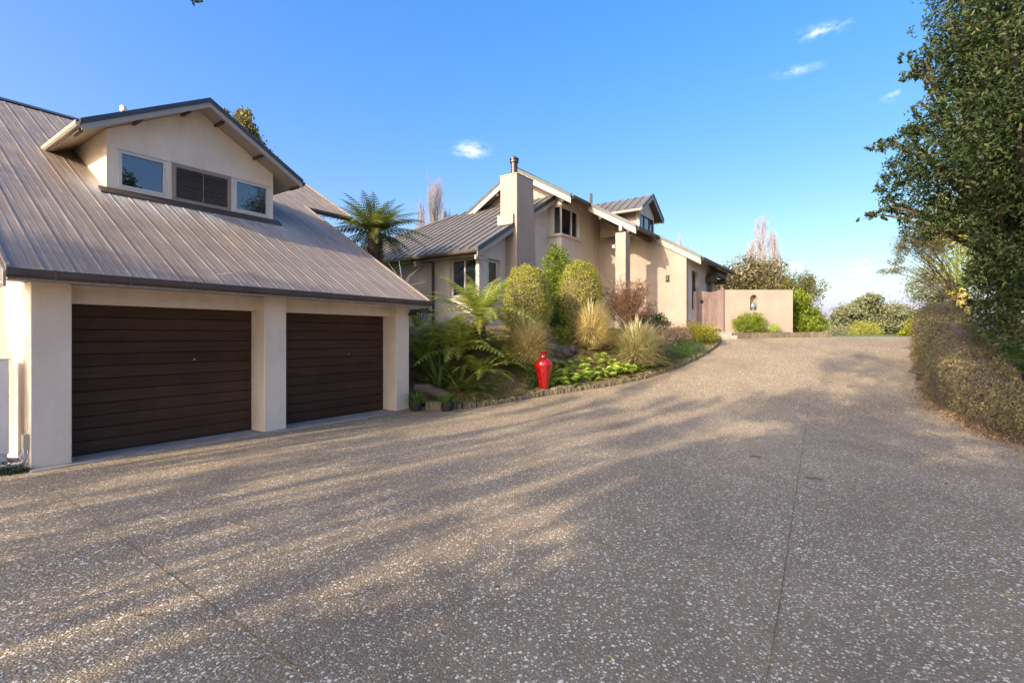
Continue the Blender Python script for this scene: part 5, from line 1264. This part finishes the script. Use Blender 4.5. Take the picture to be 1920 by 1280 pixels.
# strap-leaved bank plants behind the hedge
rg = random.Random(12)
for i, (x, y, z) in enumerate(((10.6, 11.0, .75), (11.3, 10.9, .8), (11.3, 11.8, .95), (12.0, 11.4, 1.0), (12.3, 12.4, 1.1), (11.7, 10.2, .8), (12.8, 11.6, 1.1))):
    strap_plant((x, y, z), 60, .75, .05, L['strap'], ['strap-leaved lily clump nearest the hedge top, leftmost of the patch', 'strap-leaved lily clump second from the left behind the hedge', 'strap-leaved lily clump behind the leftmost one, against the evergreen', 'strap-leaved lily clump in the middle of the patch under the evergreen', 'strap-leaved lily clump farthest back under the evergreen', 'strap-leaved lily clump nearest the camera at the right edge', 'strap-leaved lily clump at the right edge behind the nearest one'][i], 'lily_clump', 'plant', (.1, 1.0), 1.4, 300 + i, group='lily clumps behind the hedge')

# ------------------------------------------------------------------ big evergreen on the right
bb = [blob(1800, 30, 11, .8), blob(1850, 60, 10, 1.0), blob(1905, 40, 9.5, 1.1), blob(1790, 110, 11, .8), blob(1860, 150, 10, 1.1), blob(1925, 160, 9, 1.2), blob(1745, 118, 11.5, .5, .5, .3), blob(1715, 135, 11.5, .35, .4, .2), blob(1700, 108, 12, .2),
      blob(1790, 205, 11, .9), blob(1730, 225, 11.5, .45), blob(1850, 250, 10, 1.1), blob(1910, 270, 9, 1.1), blob(1700, 262, 12, .45, .5, .3), blob(1660, 270, 12, .35, .4, .18), blob(1635, 274, 12, .2, .2, .14), blob(1750, 290, 11.5, .8),
      blob(1690, 315, 12, .5, .5, .4), blob(1665, 345, 12, .32), blob(1720, 360, 12, .75), blob(1780, 335, 11, .85), blob(1880, 350, 10, .8), blob(1672, 385, 12, .34, .3, .24), blob(1655, 398, 12, .26, .3, .16), blob(1638, 405, 12, .22, .26, .12), blob(1622, 410, 12, .16, .2, .09), blob(1682, 410, 12, .3, .3, .16),
      blob(1730, 420, 11.5, .6, .6, .45), blob(1770, 415, 11, .55, .6, .4), blob(1865, 445, 10.5, .6), blob(1915, 430, 9.5, 1.0), blob(1850, 505, 10.5, .5), blob(1900, 520, 10, .9), blob(1880, 590, 10.5, .6), blob(1850, 570, 11, .45, .5, .6), blob(1925, 600, 10, .8),
      blob(1960, 300, 9.5, 1.3), blob(1970, 80, 9.5, 1.4), blob(1990, 480, 10, 1.3), blob(1840, -60, 11, 1.2), blob(1930, -80, 10, 1.3)]
big_ = tree('large_evergreen', 'large dark glossy evergreen overhanging the right side of the drive', 'tree', (12.4, 11.8, .7), 3.2, .22, [(x, y, z, a * .86, b * .86, c * .84) for x, y, z, a, b, c in bb], 52000, .100, 'big', aspect=.40, shell=.45, clump=.115, per=12, nl=150, up=.4)
off_ = big_.location
def big_branch(pts_, r0):
    P_ = [Vector(at(*p)) - Vector((12.4, 11.8, .7)) for p in pts_]; n_ = len(P_)
    MB().tube(P_, [lerp(r0, .006, i / (n_ - 1)) for i in range(n_)], 6).build('branch', M['bark'], big_, smooth=True)
big_branch([(1850, 470, 11.3), (1760, 432, 11.6), (1690, 408, 11.9), (1650, 403, 12), (1618, 411, 12)], .05)
big_branch([(1830, 350, 11.3), (1740, 300, 11.8), (1680, 274, 12), (1628, 272, 12)], .045)
big_branch([(1850, 240, 10.8), (1780, 180, 11.2), (1720, 140, 11.5), (1690, 132, 11.6)], .04)
big_branch([(1860, 120, 10.5), (1800, 60, 11), (1760, 20, 11)], .04)
# dim tree mass behind it, lit yellow through the gaps
tree('golden_tree', 'sunlit yellow-green tree glimpsed through the dark evergreen', 'tree', (21, 21, 1), 3, .2, [blob(1850, 400, 21, 1.5), blob(1900, 330, 21, 1.8), blob(1800, 450, 21, 1.2), blob(1890, 480, 21, 1.4), blob(1790, 400, 22, 1.0), blob(1930, 420, 20, 2), blob(1860, 540, 20, 1.3)], 16000, .13, 'yellow')
tree('manuka_tree', 'wispy bronze-green tree reaching left from behind the evergreen', 'tree', (19.6, 22, 1.3), 2.4, .05, [blob(1700, 455, 21, .55, .5, .35), blob(1725, 440, 21, .55), blob(1680, 490, 21, .35, .35, .16), blob(1665, 508, 21, .4, .35, .10), blob(1740, 470, 21, .5), blob(1692, 505, 21, .5, .4, .14), blob(1760, 440, 21, .7), blob(1690, 470, 21, .3)], 12000, .08, 'pine', aspect=.2, bark='bark', nl=30)
tree('small_tree', 'thin pale green tree between the lawn and the palm trunk', 'tree', (23.6, 28, 1.3), 2.6, .07, [blob(1730, 540, 28, .8, .8, .9), blob(1755, 545, 28, .8, .8, 1.0), blob(1780, 560, 28, .8, .8, .9), blob(1745, 510, 28, .6)], 6500, .12, 'poh')
pm_ = empty('nikau_palm', (17.3, 19.2, 1.0), 0, 'palm with a smooth yellow trunk and stubby fronds behind the hedge', 'palm')
MB().lathe([(.20, 0), (.17, .9), (.16, 1.35), (.20, 1.5), (.235, 1.75), (.22, 2.0), (.15, 2.35), (.12, 2.5)], k=16).build('trunk', simple('yellow_palm_trunk', (.50, .40, .13), .7, 0, .35, 6, .3), pm_, smooth=True)
fr = [palm_frond('frond', 1.9, .55, 26, .5, R(u), L['sword'], 500 + u, ang_in=1.4) for u in (80, 60, 40)]; g = empty('fronds'); g.parent = pm_; g.location = (0, 0, 2.4); crown_of(g, fr, 11, 0, .05, (.85, 1.1), seed=9)
fr = [palm_frond('dead_frond', .9, .12, 16, .6, R(u), L['bronze'], 520 + u) for u in (-20, -50)]; crown_of(g, fr, 8, -.1, .1, (.7, 1.1), part='dead_frond', seed=10)
# twig with a few leaves at the very top of the view
o, _ = foliage('overhanging_twig', [blob(362, 1, 5, .05, .05, .02), blob(376, 2, 5, .02)], 14, .055, L['big'], shell=.1, per=2); tag(o, 'tip of a dark leafy twig hanging into the top edge of the view', 'twig')

# ------------------------------------------------------------------ trees behind the camera whose gaps streak the drive with sun
def sc_xy(s, c): return (s * .695 + c * .719, s * .719 - c * .695)
rg = random.Random(31)
def shade_tree(s, c, blobs, n, size, lab, th=4):
    x, y = sc_xy(s, c); bl = []
    for (ds, dc, z, a, b) in blobs:
        X, Y = sc_xy(s + ds, c + dc); bl.append((X, Y, z, a, a, b))
    return tree('unseen_evergreen', lab, 'tree', (x, y, 0), th, .28, bl, n, size, 'big', aspect=.6, shell=.2, clump=.2, per=12, nl=24)
dense = [(-10, 1.6), (-12, -1.2)]
labs = ['broad dark evergreen behind the near end of the drive', 'slightly narrower dark evergreen left of the broad one behind the drive']
for i, (s, c) in enumerate(dense):
    b = [(rg.uniform(-1.5, 1.5), rg.uniform(-1.7, 1.7), rg.uniform(4.5, 15.0), rg.uniform(.7, 1.2), rg.uniform(.7, 1.4)) for _ in range(26 - 6 * i)]
    shade_tree(s, c, b, 8500, .26, labs[i])
def streak_tree(s, c, n, h0, h1, lab, seed, half=.95, thick=1.0):  # unseen tree, leaf clumps laid out to cast streaky shade on the drive
    r_ = random.Random(seed)
    b = [(r_.uniform(-.8, .8), r_.uniform(-half, half), r_.uniform(h0, h1), r_.uniform(.10, .24) * thick, r_.uniform(.35, 1.05)) for _ in range(n)]
    x, y = sc_xy(s, c); bl = []
    for (ds, dc, z, a, bb_) in b:
        X, Y = sc_xy(s + ds, c + dc); bl.append((X, Y, z, a, a, bb_))
    return tree('unseen_evergreen', lab, 'tree', (x, y, 0), 4, .16, bl, n * 170, .13, 'big', aspect=.6, shell=.1, clump=.16, per=6, nl=20)
streak_tree(-14.5, -4.1, 34, 6.3, 13.2, 'unseen columnar tree nearest the broad ones, its clumps shaped to streak the drive', 3)
streak_tree(-15, -5.9, 24, 6.3, 12.8, 'unseen columnar tree, middle of the thin row, its clumps shaped to streak the drive', 8)
streak_tree(-15, -7.8, 14, 6.8, 12.2, 'unseen columnar tree opposite the first garage door, its clumps shaped to streak the drive', 5)
sparse = [(-16, -10.0, 1, 10.5), (-15, -12.6, 1, 10.5), (-16, -15.2, 1, 10.5)]
labs = ['slender patchy tree opposite the garage', 'slender patchy tree beyond the garage side', 'outermost slender tree on the garage side']
rg = random.Random(12)
for i, (s, c, k, zt) in enumerate(sparse):
    b = [(rg.uniform(-3, 3), rg.uniform(-1.3, 1.3), rg.uniform(4.0, zt), rg.uniform(.25, .5), rg.uniform(.7, 1.5)) for _ in range(8)]
    shade_tree(s, c, b, 4500, .2, labs[i])
tree('unseen_evergreen', 'evergreen right of the near end of the drive, mirrored in the dormer windows', 'tree', (14.5, 1.0, .3), 5, .25,
     [(14.5 + rg.uniform(-2, 2), 1.0 + rg.uniform(-2.2, 2.2), rg.uniform(3.5, 10.5), rg.uniform(.6, 1.1), rg.uniform(.6, 1.1), rg.uniform(.5, .9)) for _ in range(16)], 7000, .2, 'big', aspect=.6, per=12)
# ------------------------------------------------------------------ things at the left edge
cb2 = empty('white_cabinet', (0, 0, 0), 0, 'white metal service cabinet at the left edge beside the garage corner', 'cabinet')
cb2.parent = None; cb2.location = GO; cb2.rotation_euler = (0, 0, ROT)
MB().box((-1.05, .27, .20), (-.14, .68, 1.36)).build('body', M['white'], cb2, bevel=.012)
MB().box((-1.03, .29, .0), (-.155, .66, .195)).build('plinth', M['white'], cb2)
MB().box((-1.06, .26, 1.36), (-.13, .69, 1.375)).build('lid', M['white'], cb2, bevel=.004)
pb = empty('junction_box', (0, 0, 0), 0, 'pale green plastic junction box with elbow pipe on the garage corner', 'box'); pb.location = GO; pb.rotation_euler = (0, 0, ROT)
MB().box((-.06, .03, .26), (-.003, .13, .44)).build('box', M['putty'], pb, bevel=.006)
MB().tube([(-.04, .08, .26), (-.04, .08, .12), (-.07, .09, .085), (-.4, .16, .06)], .025, 10).build('pipe', M['pvc'], pb, smooth=True)
MB().tube([(-.04, .06, .17), (-.04, .10, .17)], .04, 10).build('collar', M['pvc'], pb)
MB().tube([(-.06, .3, .10), (-.5, .8, .12)], .03, 8).build('pipe', M['pvc'], pb)
o, _ = foliage('creeping_ivy', [(-6.15, 6.0, .03, .28, .16, .05), (-6.4, 5.85, .03, .3, .2, .05), (-5.98, 6.08, .02, .15, .1, .04)], 1500, .035, L['ivy'], shell=.1, clump=.3); tag(o, 'dark creeping ivy over the drive edge at the garage corner', 'ground cover', kind='stuff')

# ------------------------------------------------------------------ leaves and twigs lying on the drive
def ground_leaf(px, py, size, mat, label, rz, name='fallen_leaf'):
    X, Y = fl(px, py); z = float(zd(X, Y)) + .006
    mb = MB(); mb.add([(-size, 0, 0), (-size * .2, size * .28, .010), (size, 0, .004), (-size * .2, -size * .28, .012), (0, 0, .002)], [(0, 4, 1), (1, 4, 2), (2, 4, 3), (3, 4, 0)])
    o = mb.build(name, mat); o.location = (X, Y, z); o.rotation_euler = (0, 0, rz); return tag(o, label, 'leaf')
m_leafy = simple('pale_yellow_leaf', (.42, .40, .12), .6, 0, .15, 20, 0); m_leafb = simple('brown_leaf', (.09, .05, .03), .8, 0, .3, 20, 0); m_leafg = simple('green_leaf', (.16, .22, .03), .6, 0, .15, 20, 0)
ground_leaf(1221, 1071, .035, m_leafy, 'pale yellow fallen leaf near the middle of the drive', -.3)
ground_leaf(1144, 1235, .030, m_leafy, 'narrow pale fallen leaf near the bottom edge', -.8)
ground_leaf(1195, 1163, .018, m_leafg, 'tiny green fallen leaf in the foreground', .5)
ground_leaf(1775, 908, .035, m_leafb, 'curled brown leaf on the right side of the drive', .2)
ground_leaf(1223, 990, .02, m_leafb, 'small dark brown leaf left of the joint', 1)
ground_leaf(1890, 1118, .03, m_leafy, 'yellow-green leaf at the right edge of the drive', -.9)
ground_leaf(933, 1102, .03, m_leafb, 'reddish brown leaf in the middle foreground', .1)
ground_leaf(1876, 1050, .028, m_leafy, 'pale narrow leaf beyond the yellow-green one at the right', .2)
ground_leaf(1572, 817, .05, m_leafb, 'dark leaf by the joint further up the drive', .4)
ground_leaf(1275, 985, .022, m_leafg, 'small olive leaf beside the dark brown one', 1.7)
def ground_twig(p, q, r, label, seed):
    a = Vector((*fl(*p), 0)); b = Vector((*fl(*q), 0)); rg = random.Random(seed); pts_ = []
    for i in range(6): t = i / 5; v = a.lerp(b, t); pts_.append((v.x + rg.uniform(-.01, .01), v.y + rg.uniform(-.01, .01), float(zd(v.x, v.y)) + r + .002 + rg.uniform(0, .006)))
    o = MB().tube(pts_, [r, r, r * .9, r * .8, r * .7, r * .4], 5).build('fallen_twig', M['bark']); return tag(o, label, 'twig')
ground_twig((1512, 897), (1543, 899), .010, 'short thick dark twig right of the long joint', 1)
ground_twig((1117, 1012), (1156, 1033), .003, 'thin twig left of the brown leaf', 2)
ground_twig((1290, 1046), (1332, 1050), .003, 'thin pale twig beside the yellow leaf', 3)
ground_twig((1405, 855), (1428, 858), .007, 'small twig on the upper drive', 4)
ground_twig((430, 980), (482, 992), .004, 'thin curved twig on the left part of the drive', 5)
ground_twig((255, 1155), (290, 1152), .004, 'short twig near the left foreground', 6)
ground_twig((472, 1238), (500, 1232), .004, 'thin dark twig at the bottom left of the middle', 7)
P = []
for _ in range(420):
    px = random.uniform(0, 1920); py = random.uniform(780, 1275); X, Y = fl(px, py); P.append((X, Y, float(zd(X, Y)) + .006))
V, T, r = leaves(np.array(P), .013, .45, 4); o = npmesh('drive_debris', V, T, L['tan'], r); tag(o, 'tiny bark and leaf crumbs scattered over the drive', 'debris', kind='stuff')
# dry leaves along the hedge foot
P = []
while len(P) < 3000:
    t = random.random(); i = random.randrange(1, 4); a, b = HP[i - 1], HP[i]; x = lerp(a[0], b[0], t) - random.uniform(.25, 1.15) ** 1.0; y = lerp(a[1], b[1], t) + random.uniform(-.3, .1)
    P.append((x, y, float(zd(x, y)) + .035))
P = np.array(P); keep = RNG.uniform(0, 1, len(P)) < .9; V, T, r = leaves(P[keep], .04, .5, 3); o = npmesh('dry_leaves', V, T, L['tan'], r); tag(o, 'dry tan leaves lying along the foot of the hedge', 'leaf litter', kind='stuff')
mb = MB(); rg = random.Random(2)
o = MB().tube([(0, 0, 0), (.25, .05, .03), (.5, .02, .05)], [.006, .005, .002], 5).build('roof_twig', M['whitebranch']); o.location = (GO[0], GO[1], 0)
v_ = Matrix.Rotation(ROT, 3, 'Z') @ Vector((2.05, -.25, 0)); o.location = (GO[0] + v_.x, GO[1] + v_.y, groof(-.25) + .03); o.scale = (.5, .5, .5); tag(o, 'small dead twig lying on the garage roof above the gutter', 'twig')
